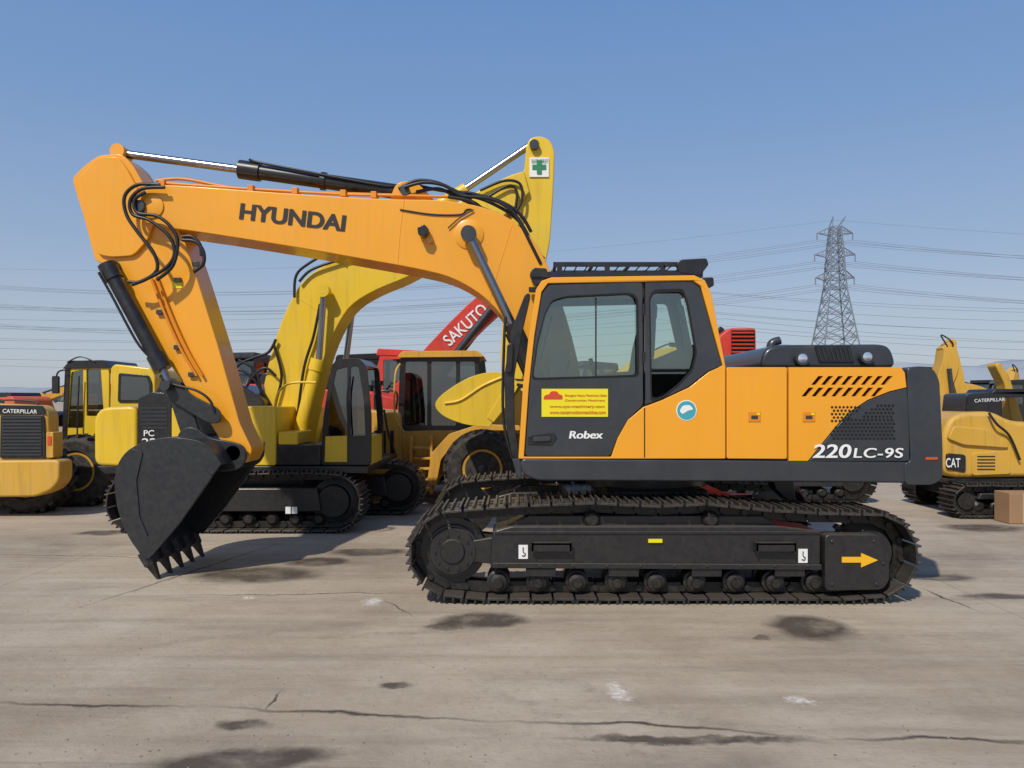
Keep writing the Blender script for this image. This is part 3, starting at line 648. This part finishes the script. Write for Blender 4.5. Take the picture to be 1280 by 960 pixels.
tube(C,'air_intake',[W(472,515,13.8),W(472,480,13.8)],.07,BLK); tube(C,'intake_cap',[W(472,482,13.8),W(472,476,13.8)],.11,BLK)

# ================================================================= WHEELED EXCAVATOR at left
A=root('wheeled_excavator',(-7.6,14.5,0)); D=14.0
wheel(A,W(131,0,D).x,.5,13.9,14.3,.50,.30,LOAD); wheel(A,W(131,0,D).x,.5,15.6,16.,.50,.30,LOAD)
wheel(A,W(-10,0,D).x,.5,13.9,14.3,.50,.30,LOAD)
prism(A,'chassis',rnd(P(D,[(10,600),(20,572),(160,572),(170,600),(150,610),(20,612)]),.05),14.3,15.7,BLK,bev=.03)
cf=rnd(P(D,[(78,575),(83,462),(90,453),(128,452),(136,462),(136,575)]),.06)
prism(A,'cab_frame',cf,D,D+.06,KOM,holes=[rnd(P(D,[(84,535),(89,465),(104,462),(104,535)]),.03),rnd(P(D,[(108,520),(108,461),(126,461),(130,520)]),.03)],smooth=0)
prism(A,'cab_glass',P(D,[(82,538),(88,460),(128,459),(132,538)]),D+.03,D+.035,GLD)
prism(A,'cab_far',cf,D+1.1,D+1.16,BLK,holes=[rnd(P(D,[(86,530),(89,465),(126,461),(130,530)]),.03)],smooth=0)
prism(A,'cab_roof',rnd(P(D,[(79,461),(88,451),(130,450),(137,460)]),.03),D-.03,D+1.2,BLK,bev=.02)
prism(A,'front_post',P(D,[(82,460),(88,460),(82,575),(77,575)]),D-.02,D+.02,BLK)
prism(A,'cab_base',P(D,[(80,575),(82,538),(134,538),(134,575)]),D+.07,D+1.1,BLK)
prism(A,'rear_body',rnd(P(D,[(137,575),(137,460),(142,455),(188,460),(193,470),(193,575)]),.05),D+.02,16,KOM,bev=.03)
prism(A,'rear_window',rnd(P(D,[(147,503),(148,466),(186,469),(190,478),(190,503)]),.05),D-.005,D+.03,BLK,bev=.01)
prism(A,'rear_window_glass',rnd(P(D,[(151,500),(152,470),(184,472),(187,480),(187,500)]),.04),D-.01,D-.006,GLD)
tube(A,'mirror_arm',[W(84,462,13.9),W(72,466,13.9),W(70,485,13.9)],.015,BLK); prism(A,'mirror',rnd(P(13.9,[(66,470),(74,470),(74,492),(66,492)]),.03),13.87,13.92,BLK)
tube(A,'handrail',[W(96,575,13.9),W(97,520,13.9),W(99,470,13.9)],.014,BLK)
tube(A,'front_lamp_bar',[W(84,453,13.95),W(100,446,13.95),W(118,452,13.95)],.012,BLK)
prism(A,'steering_wheel_column',P(14.4,[(92,538),(88,505),(92,504),(98,538)]),14.4,14.5,BLK)

# ================================================================= WHEEL LOADER far left (rear end)
B=root('wheel_loader',(-9.3,12.5,0)); D=11.5
prism(B,'engine_hood',rnd(P(D,[(-160,580),(-160,510),(-10,504),(52,507),(60,516),(62,578)]),.08),D,11.8,CATY,bev=.05)
prism(B,'hood_rear',rnd(P(11.9,[(-180,580),(-180,516),(10,516),(18,578)]),.08),11.81,13.2,CATY,bev=.05)
prism(B,'grille_frame',rnd(P(D,[(1,573),(2,519),(56,519),(59,573)]),.04),D-.03,D+.02,BLK,bev=.01)
m=MB()
for k in range(12):
    q0=W(5,522+k*4.2,D);q1=W(54,522+k*4.2,D); m.b2(q0.x,q1.x,D-.045,D-.028,q0.z-.012,q0.z+.012)
m.build(B,'grille_bars',CHAR)
prism(B,'name_band',rnd(P(D,[(-10,506),(54,507),(58,518),(-10,518)]),.03),D-.02,D+.01,BLK,bev=.005)
text(B,'lettering','CATERPILLAR',W(3,516,D-.03),W(46,517,D-.03),.06,WHT,.005)
prism(B,'rear_bumper',rnd(P(D,[(-160,622),(-160,576),(80,574),(80,600),(70,612),(50,620)]),.08),D-.12,11.75,CATY,bev=.04)
prism(B,'tail_lamp',rnd(P(D,[(60,540),(69,540),(69,572),(60,572)]),.02),D-.05,D+.2,CATY,bev=.01)
prism(B,'tail_lens',rnd(P(D,[(62,545),(67,545),(67,556),(62,556)]),.01),D-.06,D-.05,REDT)
for x in (10,-140):
    for y in (11.85,13.2): wheel(B,W(x,0,D).x,.55,y,y+.5,.55,.3,CATY)
wheel(B,W(92,0,12.6).x,.58,12.6,13.1,.58,.32,CATY)
tube(B,'hood_handrail',[W(4,506,11.6),W(6,500,11.65),W(44,502,11.65),W(46,508,11.6)],.014,BLK)

# ================================================================= generic excavators
def genexc(loc,yaw,sc,paint,pose='fold',boom=None,arm=None,nm='excavator',cabm=None):
    R=root(nm,loc,yaw,sc); cabm=cabm or BLK
    for y in(-1.2,1.2): tset(R,-2.0,2.0,y,.6,.85)
    box(R,'car_body',-1,1,-1,1,.4,.95,FRM,.03)
    prism(R,'house',rnd([(-2.0,1.0),(1.0,1.0),(1.0,1.75),(.2,1.95),(-2.0,2.05)],.05),-1.35,1.35,paint,bev=.04)
    prism(R,'counterweight',rnd([(-2.7,1.1),(-1.95,1.05),(-1.95,2.1),(-2.5,2.1),(-2.75,1.85)],.15),-1.38,1.38,paint,bev=.08)
    prism(R,'engine_hood',rnd([(-2.3,2.0),(-.6,2.0),(-.7,2.35),(-2.1,2.35)],.1),-1.0,1.2,BLK,bev=.05)
    for sg in (-1,1):
        prism(R,'side_panel_%d'%sg,rnd([(-1.8,1.15),(-.9,1.15),(-.9,1.9),(-1.8,1.9)],.03),1.34*sg,1.365*sg,BLK,bev=.008)
    cf=rnd([(0.1,1.05),(1.5,1.05),(1.6,1.7),(1.3,2.85),(.2,2.9),(.1,2.5)],.12)
    hl=[rnd([(.25,1.9),(.25,2.7),(.7,2.72),(.7,1.9)],.05),rnd([(.8,1.5),(.8,2.72),(1.22,2.7),(1.47,1.75),(1.42,1.5)],.05)]
    prism(R,'cab_frame',cf,.42,.48,cabm,holes=hl,smooth=0); prism(R,'cab_frame_b',cf,1.34,1.40,cabm,holes=hl,smooth=0)
    prism(R,'cab_glass',rnd([(.2,1.45),(1.48,1.45),(1.52,1.7),(1.25,2.78),(.2,2.8)],.1),.45,1.37,GLD)
    prism(R,'cab_roof',rnd([(.08,2.8),(1.33,2.78),(1.28,2.9),(.12,2.96)],.04),.40,1.42,cabm,bev=.03)
    boom=boom or {'fold':[(.6,1.6),(1.6,2.6),(2.9,3.1),(4.4,2.7)],'up':[(.6,1.6),(1.5,3.2),(2.6,4.3),(5.2,4.4)],'low':[(.6,1.6),(1.5,2.3),(2.6,2.5),(4.2,1.9)]}[pose]
    pts=[(v.x,v.y) for v in catmull([Vector(p).to_3d() for p in boom],5)]
    ws=[.40+.22*math.sin(math.pi*i/(len(pts)-1)) for i in range(len(pts))]
    prism(R,'boom',limb(pts,ws),-.28,.28,paint,bev=.02)
    t=Vector(boom[-1]); arm=arm or [(t.x+.35,t.y+.45),(t.x,t.y),(t.x-.3,t.y-.6),(t.x-.6,max(.8,t.y-1.6))]
    prism(R,'arm',limb(arm,[.2,.5,.42,.25]),-.2,.2,paint,bev=.02)
    e=Vector(arm[-1]); 
    bucket(R,[(e.x+.1,e.y),(e.x-.2,e.y+.25),(e.x-.6,e.y+.1),(e.x-.75,e.y-.35),(e.x-.55,e.y-.75)],-.55,.55,BKT,(1,-.6),4)
    cyl(R,'boom_cylinder',(1.0,-.36,1.5),(boom[2][0]-.1,-.36,boom[2][1]-.15),.08,CHAR); cyl(R,'boom_cylinder_b',(1.0,.36,1.5),(boom[2][0]-.1,.36,boom[2][1]-.15),.08,CHAR)
    cyl(R,'arm_cylinder',(boom[2][0],0,boom[2][1]+.40),(arm[0][0],0,arm[0][1]),.07,CHAR)
    tube(R,'hoses',[(boom[1][0],-.2,boom[1][1]+.35),(boom[2][0],-.2,boom[2][1]+.42),(t.x-.3,-.2,t.y+.42),(t.x+.1,-.25,t.y+.1),(t.x-.2,-.25,t.y-.4)],.025,HOSE)
    return R
Rr=genexc((-3.25,17.5,0),0,1,RED,boom=[(.6,1.7),(1.55,2.75),(3.0,4.10),(3.7,3.9)],arm=[(3.85,4.2),(3.65,3.9),(3.5,2.9),(3.2,1.6)],nm='excavator',cabm=RED)
text(Rr,'boom_lettering','SAKUTO',(1.85,-.30,2.95),(2.72,-.30,3.74),.27,WHT,.01)
genexc((2.2,23,0),20,1,KOM,'fold')
genexc((-6.1,19,0),75,1,ORG,'low'); genexc((-3.4,21,0),-170,1,ORG,'low')
genexc((-9.3,21,0),100,.85,CATY,'low'); 
for i,(x,y,yaw,mt) in enumerate([(-33,50,160,ORG),(-28,52,170,LOAD),(-38,55,175,ORG),(-31,60,150,ORG),(-42,62,165,RED),(-24,46,100,ORG),(-14,44,80,CATY),(-6,40,95,LOAD),(9,43,100,CATY)]):
    genexc((x,y,0),yaw,.95,mt,'low')
genexc((14.3,27,0),0,1,CATY,boom=[(.5,1.6),(.75,2.4),(.95,3.0),(.95,3.6)],arm=[(1.15,3.85),(.95,3.6),(1.25,2.6),(1.5,1.4)])
genexc((19.2,29,0),160,.85,CATY,'low'); genexc((25,36,0),150,.9,KOM,'low'); genexc((21.5,34,0),30,.9,CATY,boom=[(.5,1.6),(.8,2.4),(1.1,2.9),(1.2,3.3)],arm=[(1.4,3.5),(1.2,3.3),(1.5,2.3),(1.7,1.3)])
Q=root('rock_drill_rig',(4.1,14,0))
tset(Q,2.6,6.2,13.3,.5,.8); tset(Q,2.6,6.2,15.2,.5,.8)
box(Q,'deck',2.7,6.0,13.1,15.4,.85,1.1,FRM,.04); box(Q,'engine_module',3.2,5.6,13.2,15.3,1.1,2.28,RED,.05)
prism(Q,'radiator_cabinet',rnd(P(13,[(899,460),(899,420),(912,410),(945,410),(946,460)]),.05),13.0,14.6,RED,bev=.03)
m=MB()
for k in range(9):
    q0=W(914,416+k*4.8,13);q1=W(942,416+k*4.8,13); m.box(((q0.x+q1.x)/2,12.98,q0.z),(q1.x-q0.x,.05,.016),Matrix.Rotation(.5,3,'X'))
m.build(Q,'louvres',RED)
prism(Q,'louvre_void',P(13,[(914,413),(943,413),(943,458),(914,458)]),12.985,13.01,DARK)
tube(Q,'exhaust_stack',[W(902,440,13.3),W(902,416,13.3),W(898,412,13.3)],.06,BLK)

# ================================================================= MINI EXCAVATOR right
M=root('mini_excavator',(7.3,12.3,0)); D=11.6
tset(M,W(1190,0,11.4).x,W(1330,0,11.4).x,11.55,.42,.52,hi=True); tset(M,W(1200,0,11.4).x+.1,W(1330,0,11.4).x,13.1,.42,.52)
box(M,'undercarriage',6.9,7.9,11.9,12.9,.25,.6,FRM,.03)
prism(M,'tail_body',rnd(P(D,[(1177,590),(1176,545),(1184,524),(1200,515),(1240,514),(1262,526),(1330,530),(1330,596),(1190,598)]),.14,6),D-.05,12.4,CATY,bev=.10)
prism(M,'tail_band',rnd(P(D,[(1180,566),(1204,568),(1204,590),(1180,586)]),.05),D-.075,D-.03,BLK,bev=.01)
text(M,'lettering','CAT',W(1182,584,D-.09),W(1200,584,D-.09),.14,WHT,.01)
prism(M,'side_hatch',rnd(P(D,[(1212,566),(1260,562),(1260,592),(1212,594)]),.05),D-.07,D-.03,CATY,bev=.01)
m=MB()
for k in range(5):
    q0=W(1218,570+k*4,D);q1=W(1240,570+k*4,D); m.b2(q0.x,q1.x,D-.078,D-.068,q0.z-.008,q0.z+.008)
m.build(M,'hatch_louvres',BLK)
prism(M,'skirt',P(D,[(1185,598),(1330,598),(1330,606),(1195,606)]),D,12.4,BLK)
prism(M,'cab_frame',rnd(P(D,[(1213,516),(1216,492),(1300,489),(1330,520),(1330,592),(1270,590),(1265,530)]),.05),D+.1,D+.16,BLK,holes=[rnd(P(D,[(1258,526),(1258,498),(1290,496),(1300,560),(1275,560)]),.03)],smooth=0)
prism(M,'engine_cover',rnd(P(D,[(1213,518),(1216,492),(1250,490),(1254,520)]),.04),D+.17,12.4,CHAR,bev=.03)
prism(M,'cab_roof',rnd(P(D,[(1245,492),(1250,486),(1330,486),(1330,494)]),.02),D+.1,12.4,BLK,bev=.02)
prism(M,'fender',rnd(P(D,[(1180,548),(1188,532),(1230,536),(1256,552),(1256,560),(1200,556)]),.05),D-.10,D-.04,CATY,bev=.02)
prism(M,'swing_boom',rnd(P(12.5,[(1290,560),(1262,470),(1250,452),(1244,456),(1256,480),(1270,560)]),.05),12.5,12.75,CATY,bev=.02)
text(M,'cab_lettering','CATERPILLAR',W(1218,503,D+.09),W(1256,501,D+.09),.05,WHT,.0)
prism(M,'dozer_blade',rnd(P(11.4,[(1330,650),(1322,640),(1326,600),(1334,600),(1336,650)]),.03),11.4,13.3,CATY,bev=.02)
tube(M,'hose',[W(1236,516,11.5),W(1246,530,11.45),W(1262,545,11.5),W(1275,575,11.5)],.018,HOSE)
bx=root('cardboard_box',(7.4,10.9,0))
box(bx,'carton',W(1262,0,10.9).x,W(1300,0,10.9).x,10.9,11.25,.005,.44,CARD,.006)
box(bx,'tape',W(1278,0,10.9).x,W(1282,0,10.9).x,10.894,10.899,.01,.435,mat('parcel_tape',(.45,.33,.2),.3),0)
S=root('crawler_undercarriage',(10.5,20,0))
tset(S,9.2,12.0,19.0,.55,.7); tset(S,9.2,12.0,21.,.55,.7); box(S,'centre_frame',9.8,11.4,19.2,20.8,.35,.75,FRM,.04)
prism(S,'spare_frame',rnd([(9.5,.7),(11.6,.7),(11.4,.95),(9.8,.9)],.05),19.4,20.6,mat('rusty_steel',(.16,.08,.05),.8,var=.3),bev=.02)

# ================================================================= PYLON + WIRES
PY=root('transmission_pylon',(105,250,0))
m=MB()
hw=[(0,8.5),(20,5.4),(38,2.7),(50,2.0),(60.3,1.2)]
def hwid(z):
    for i in range(len(hw)-1):
        if z<=hw[i+1][0]: 
            t=(z-hw[i][0])/(hw[i+1][0]-hw[i][0]); return hw[i][1]*(1-t)+hw[i+1][1]*t
    return 1.2
cx,cy=105,250
zs=[0,6,12,17,22,26,30,34,38,41,44,47,50,53,56,58]
for i in range(len(zs)-1):
    a,b=zs[i],zs[i+1];ha,hb=hwid(a),hwid(b)
    ca=[Vector((cx+sx*ha,cy+sy*ha,a)) for sx,sy in((-1,-1),(1,-1),(1,1),(-1,1))]
    cb=[Vector((cx+sx*hb,cy+sy*hb,b)) for sx,sy in((-1,-1),(1,-1),(1,1),(-1,1))]
    for k in range(4):
        m.cyl(ca[k],cb[k],.26,n=5); m.cyl(ca[k],cb[(k+1)%4],.14,n=4); m.cyl(ca[(k+1)%4],cb[k],.14,n=4); m.cyl(cb[k],cb[(k+1)%4],.14,n=4)
        m.cyl((ca[k]+ca[(k+1)%4])/2,(ca[k]+cb[k])/2,.10,n=4)
for k in range(4):
    m.cyl(cb[k],Vector((cx+(3.5 if k in(1,2) else -.5),cy,61.5)),.17,n=4)
arms=[(41,6.3),(48.5,6.6),(55.5,5.8)]
tips=[]
for z,l in arms:
    for s in(-1,1):
        tip=Vector((cx+s*l,cy,z+.5)); tips.append((tip,z,s))
        h=hwid(z)
        for sy in(-1,1):
            m.cyl((cx+s*h,cy+sy*h,z),tip,.18,n=4); m.cyl((cx+s*h,cy+sy*h,z+2.4),tip,.18,n=4)
        for t in(.25,.5,.75):
            A1=Vector((cx+s*h,cy-h,z)).lerp(tip,t);B1=Vector((cx+s*h,cy-h,z+2.4)).lerp(tip,t); m.cyl(A1,B1,.10,n=4)
        m.cyl(tip,tip-Vector((0,0,2.2)),.2,n=5)
m.build(PY,'lattice',GALV,smooth=0)
WR=root('power_lines',(0,260,40))
def wire(a,b,sag,r=.055):
    a=Vector(a);b=Vector(b); pts=[]
    for i in range(41):
        t=i/40; p=a.lerp(b,t); p.z-=4*sag*t*(1-t); pts.append(p)
    tube(WR,'conductor',pts,r,WIRE,sm=False)
for tip,z,s in tips:
    q=tip-Vector((0,0,2.2))
    wire(q,(-260+s*3,300,z-4),12); wire(q,(420,240+s*8,z-2),9)
    wire(q+Vector((0,0,-.6)),(-260+s*3,300,z-4.8),12.2); wire(q+Vector((0,0,-.6)),(420,240+s*8,z-2.8),9.2)
wire((105,250,60.3),(-260,300,56),9,.04); wire((105,250,60.3),(420,240,57),7,.04)
for i,(y,z) in enumerate([(420,60),(424,54),(428,49),(432,43),(436,60),(440,50),(400,36),(404,31),(410,41),(415,27)]):
    wire((-420,y,z+random.uniform(-1,1)),(60+i*6,y-20,z+2),10,.085); wire((60+i*6,y-20,z+2),(520,y,z-2),10,.085)

# ================================================================= distant trees / hills
def noise1(x): return math.sin(x*.013)+.5*math.sin(x*.037+1)+.3*math.sin(x*.09+2)
V=[];Fs=[]
xs=[-900+i*15 for i in range(121)]
for x in xs:
    h=(5 if x<120 else 5+12*min(1,(x-120)/180))+2.0*noise1(x); V+= [(x,620,-1),(x,660,max(1,h*2.0)),(x,760,max(1.5,h*2.3)),(x,900,-1)]
for i in range(len(xs)-1):
    for j in range(3): a=i*4+j; Fs.append([a,a+4,a+5,a+1])
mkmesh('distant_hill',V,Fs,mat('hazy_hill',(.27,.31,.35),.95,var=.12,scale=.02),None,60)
TR=MB()
for i in range(420):
    x=random.uniform(-330,420); y=random.uniform(300,380); h=random.uniform(3,6.5)*(1.25 if x>110 else .8)
    for k in range(5):
        c=Vector((x+random.uniform(-2,2),y+random.uniform(-2,2),h*random.uniform(.35,.85))); r=h*random.uniform(.2,.36)
        o=len(TR.V); 
        for (vx,vy,vz) in ((0,0,1),(.89,0,.45),(.28,.85,.45),(-.72,.53,.45),(-.72,-.53,.45),(.28,-.85,.45),(.72,.53,-.45),(-.28,.85,-.45),(-.89,0,-.45),(-.28,-.85,-.45),(.72,-.53,-.45),(0,0,-1)):
            TR.V.append(c+Vector((vx,vy,vz))*r*random.uniform(.7,1.25))
        for f in ((0,1,2),(0,2,3),(0,3,4),(0,4,5),(0,5,1),(1,6,2),(2,7,3),(3,8,4),(4,9,5),(5,10,1),(6,7,2),(7,8,3),(8,9,4),(9,10,5),(10,6,1),(11,7,6),(11,8,7),(11,9,8),(11,10,9),(11,6,10)): TR.F.append([o+q for q in f])
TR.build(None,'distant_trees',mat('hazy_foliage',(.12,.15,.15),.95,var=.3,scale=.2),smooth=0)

# ================================================================= GROUND
me=bpy.data.meshes.new('ground'); s=3000
me.from_pydata([(-s,-200,0),(s,-200,0),(s,s,0),(-s,s,0)],[],[(0,1,2,3)]); go=bpy.data.objects.new('ground',me); col.objects.link(go)
m,nt,b=newmat('weathered_concrete'); L=nt.links.new
geo=nd(nt,'ShaderNodeNewGeometry'); pos=geo.outputs['Position']
def noise(scale,detail=6,rough=.6,vec=None):
    n=nd(nt,'ShaderNodeTexNoise'); n.inputs['Scale'].default_value=scale; n.inputs['Detail'].default_value=detail; n.inputs['Roughness'].default_value=rough
    L(vec or pos,n.inputs['Vector']); return n
def rng(v,a,b2,c=0.,d=1.):
    r=nd(nt,'ShaderNodeMapRange'); r.inputs[1].default_value=a;r.inputs[2].default_value=b2;r.inputs[3].default_value=c;r.inputs[4].default_value=d; L(v,r.inputs[0]); return r.outputs[0]
def mix(f,a,b2):
    x=nd(nt,'ShaderNodeMix',data_type='RGBA')
    if hasattr(f,'links'): L(f,x.inputs[0])
    else: x.inputs[0].default_value=f
    for i,v in((6,a),(7,b2)):
        if isinstance(v,tuple): x.inputs[i].default_value=(*v,1)
        else: L(v,x.inputs[i])
    return x.outputs[2]
def distort(scale,amp,detail=5):
    n=noise(scale,detail,.6); s1=nd(nt,'ShaderNodeVectorMath',operation='SUBTRACT'); L(n.outputs['Color'],s1.inputs[0]); s1.inputs[1].default_value=(.5,.5,.5)
    s2=nd(nt,'ShaderNodeVectorMath',operation='SCALE'); L(s1.outputs[0],s2.inputs[0]); s2.inputs['Scale'].default_value=amp
    s3=nd(nt,'ShaderNodeVectorMath',operation='ADD'); L(s2.outputs[0],s3.inputs[0]); L(pos,s3.inputs[1]); return s3.outputs[0]
def ell(vec,x,y,a,b2,rot,soft):
    mp=nd(nt,'ShaderNodeMapping',vector_type='TEXTURE'); mp.inputs['Location'].default_value=(x,y,0); mp.inputs['Rotation'].default_value=(0,0,rot); mp.inputs['Scale'].default_value=(a,b2,100)
    L(vec,mp.inputs[0]); ln=nd(nt,'ShaderNodeVectorMath',operation='LENGTH'); L(mp.outputs[0],ln.inputs[0])
    return rng(ln.outputs['Value'],1.0,soft,0.,1.)
def mx(a,b2):
    q=nd(nt,'ShaderNodeMath',operation='MAXIMUM'); L(a,q.inputs[0]); L(b2,q.inputs[1]); return q.outputs[0]
def mul(a,k):
    q=nd(nt,'ShaderNodeMath',operation='MULTIPLY'); L(a,q.inputs[0])
    if hasattr(k,'links'): L(k,q.inputs[1])
    else: q.inputs[1].default_value=k
    return q.outputs[0]
c=mix(rng(noise(.35,7,.6).outputs['Fac'],.35,.65),(.33,.262,.19),(.48,.40,.305))
c=mix(rng(noise(1.7,8,.65).outputs['Fac'],.45,.75,0,.45),c,(.56,.485,.385))
for sc_,rt_,f_,cl_ in (((.5,2.4,1),.35,.55,(.22,.175,.13)),((.25,5,1),-.5,.45,(.24,.195,.15)),((.2,3,1),.15,.35,(.58,.51,.42))):
    mpn=nd(nt,'ShaderNodeMapping'); mpn.inputs['Scale'].default_value=sc_; mpn.inputs['Rotation'].default_value=(0,0,rt_); L(pos,mpn.inputs[0])
    c=mix(rng(noise(1.1,8,.68,mpn.outputs[0]).outputs['Fac'],.50,.72,0,f_),c,cl_)
c=mix(rng(noise(14,8,.75).outputs['Fac'],.5,.8,0,.45),c,(.20,.165,.13))
c=mix(rng(noise(90,4,.8).outputs['Fac'],.55,.8,0,.4),c,(.14,.12,.10))
c=mix(rng(noise(60,4,.8).outputs['Fac'],.6,.8,0,.4),c,(.64,.57,.48))
# broad damp / dirty areas
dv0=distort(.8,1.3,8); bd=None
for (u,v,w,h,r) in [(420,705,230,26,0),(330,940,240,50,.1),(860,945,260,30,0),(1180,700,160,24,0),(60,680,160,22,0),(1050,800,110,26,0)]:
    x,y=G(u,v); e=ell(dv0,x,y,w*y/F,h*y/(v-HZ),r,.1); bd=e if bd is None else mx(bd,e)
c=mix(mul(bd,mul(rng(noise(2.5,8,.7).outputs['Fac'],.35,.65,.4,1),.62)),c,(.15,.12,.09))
# tyre / crawler marks
def tread(vec,x,y,a,b2,rot):
    return ell(vec,x,y,a,b2,rot,.3)
tmk=None; dvt=distort(.5,.5,3)
for (u0,v0,u1,v1,w) in [(620,830,1100,960,.11),(560,845,900,985,.11),(300,800,700,775,.09),(100,820,560,760,.09),(700,800,1280,790,.10)]:
    x0,y0=G(u0,v0);x1,y1=G(u1,v1); e=ell(dvt,(x0+x1)/2,(y0+y1)/2,math.hypot(x1-x0,y1-y0)/2,w,math.atan2(y1-y0,x1-x0),.3); tmk=e if tmk is None else mx(tmk,e)
c=mix(mul(tmk,rng(noise(7,6,.7).outputs['Fac'],.4,.65,.05,.38)),c,(.17,.14,.11))
dv1=distort(2.2,.34,8); dv2=distort(1.3,.28,8)
st=None
for (u,v,w,h,r) in [(605,776,64,11,.1),(562,783,30,7,.4),(495,856,30,7,0),(1010,783,60,18,0),(395,702,48,6,0),(320,718,95,12,0),(955,797,14,4,0),(130,666,40,4,0),(1170,722,60,6,0),(1250,745,60,5,0),(300,950,130,16,.1),(860,925,180,6,0),(600,1000,200,10,0),(300,905,50,8,0),(1230,660,60,6,0),(460,690,60,6,0)]:
    x,y=G(u,v); e=ell(dv1,x,y,w*y/F,h*y/(v-HZ),r,.6); st=e if st is None else mx(st,e)
ns=rng(noise(3.5,6,.65).outputs['Fac'],.3,.55,.45,1)
stm=mul(st,ns)
c=mix(mul(stm,.88),c,(.062,.049,.039))
ck=None
for (u0,v0,u1,v1,w) in [(60,772,370,672,.022),(180,744,560,742,.018),(250,884,640,902,.028),(600,900,1040,920,.028),(470,748,520,772,.014),(1140,732,1240,770,.02),(700,640,1300,700,.02),(-100,690,300,700,.015),(-50,880,260,884,.025),(1020,920,1350,930,.03),(330,890,350,860,.014)]:
    x0,y0=G(u0,v0);x1,y1=G(u1,v1); l=math.hypot(x1-x0,y1-y0)/2
    e=ell(dv2,(x0+x1)/2,(y0+y1)/2,l*1.05,w,math.atan2(y1-y0,x1-x0),.2); ck=e if ck is None else mx(ck,e)
c=mix(ck,c,(.075,.06,.048))
br=nd(nt,'ShaderNodeTexBrick'); br.offset=0; br.inputs['Scale'].default_value=1; br.inputs['Mortar Size'].default_value=.014; br.inputs['Brick Width'].default_value=9.; br.inputs['Row Height'].default_value=5.; br.inputs['Mortar Smooth'].default_value=.3
br.inputs['Color1'].default_value=(0,0,0,1);br.inputs['Color2'].default_value=(0,0,0,1);br.inputs['Mortar'].default_value=(1,1,1,1)
dv3=distort(3,.06); mpb=nd(nt,'ShaderNodeMapping'); mpb.inputs['Location'].default_value=(5.1,1.35,0); mpb.inputs['Rotation'].default_value=(0,0,.035); L(dv3,mpb.inputs[0]); L(mpb.outputs[0],br.inputs['Vector'])
c=mix(rng(br.outputs['Color'],0,1,0,.22),c,(.10,.085,.07))
wh=None
for (u,v,w,h) in [(774,867,16,11),(768,858,9,6),(466,752,14,6),(1000,875,22,7),(310,747,10,3)]:
    x,y=G(u,v); e=ell(distort(14,.22,8),x,y,w*y/F,h*y/(v-HZ),0,.3); wh=e if wh is None else mx(wh,e)
c=mix(mul(wh,rng(noise(30,6,.7).outputs['Fac'],.42,.58,.2,.85)),c,(.74,.71,.66))
L(c,b.inputs['Base Color'])
L(rng(stm,0,1,.88,.5),b.inputs['Roughness']); b.inputs['Specular IOR Level'].default_value=.3
bp=nd(nt,'ShaderNodeBump'); bp.inputs['Strength'].default_value=.55; bp.inputs['Distance'].default_value=.02; L(noise(22,8,.75).outputs['Fac'],bp.inputs['Height']); 
L(bp.outputs[0],b.inputs['Normal']); me.materials.append(m)
m=MB()
for i in range(700):
    v=random.uniform(600,960); x,y=G(random.uniform(0,1280),v); r=random.uniform(.002,.006)
    m.box((x,y,r*.4),(r*2,r*1.5,r*1.0),Matrix.Rotation(random.uniform(0,3),3,'Z')@Matrix.Rotation(random.uniform(-.5,.5),3,'X'))
m.build(None,'loose_gravel',mat('gravel',(.30,.26,.21),.9,var=.4,scale=8),smooth=0)

# ================================================================= LIGHT, SKY, CAMERA
AZ=math.radians(28); EL=math.radians(46)
sd=Vector((math.sin(AZ)*math.cos(EL),math.cos(AZ)*math.cos(EL),-math.sin(EL)))
sl=bpy.data.lights.new('sun','SUN'); sl.energy=3.6; sl.angle=math.radians(1.2); sl.color=(1,.93,.81)
so=bpy.data.objects.new('sun',sl); so.rotation_euler=sd.to_track_quat('-Z','Y').to_euler(); so.location=(-5,-8,12); col.objects.link(so)
w=bpy.data.worlds.new('World'); scene.world=w; w.use_nodes=True; nt=w.node_tree; L=nt.links.new
bg=nt.nodes['Background']; sk=nt.nodes.new('ShaderNodeTexSky'); sk.sky_type='NISHITA'; sk.sun_disc=False
sk.sun_elevation=EL; sk.sun_rotation=math.radians(180)+AZ; sk.air_density=1.0; sk.dust_density=1.5; sk.ozone_density=2.0
tc=nd(nt,'ShaderNodeTexCoord'); sx=nd(nt,'ShaderNodeSeparateXYZ'); L(tc.outputs['Generated'],sx.inputs[0])
rp=nd(nt,'ShaderNodeValToRGB'); L(sx.outputs[2],rp.inputs[0]); cr=rp.color_ramp; ST=.12
stops=[(0,(.50,.545,.61)),(.07,(.44,.51,.61)),(.18,(.31,.42,.61)),(.33,(.20,.34,.60)),(.5,(.135,.28,.58)),(1,(.09,.2,.46))]
while len(cr.elements)<len(stops): cr.elements.new(.5)
for e,(p_,c_) in zip(cr.elements,stops): e.position=p_; e.color=(*c_,1)
sc=nd(nt,'ShaderNodeVectorMath',operation='SCALE'); L(rp.outputs[0],sc.inputs[0]); sc.inputs['Scale'].default_value=1/ST
mxw=nd(nt,'ShaderNodeMix',data_type='RGBA'); mxw.inputs[0].default_value=.8; L(sk.outputs[0],mxw.inputs[6]); L(sc.outputs[0],mxw.inputs[7])
L(mxw.outputs[2],bg.inputs[0]); bg.inputs[1].default_value=ST
cam=bpy.data.cameras.new('camera'); co=bpy.data.objects.new('camera',cam); col.objects.link(co)
co.location=(0,0,CH); co.rotation_euler=(math.pi/2,0,0); cam.sensor_width=36; cam.lens=F/1280*36; cam.shift_y=(HZ-480)/1280; cam.clip_end=5000; cam.clip_start=.1
scene.camera=co
scene.view_settings.view_transform='Standard'; scene.view_settings.look='None'; scene.view_settings.exposure=0
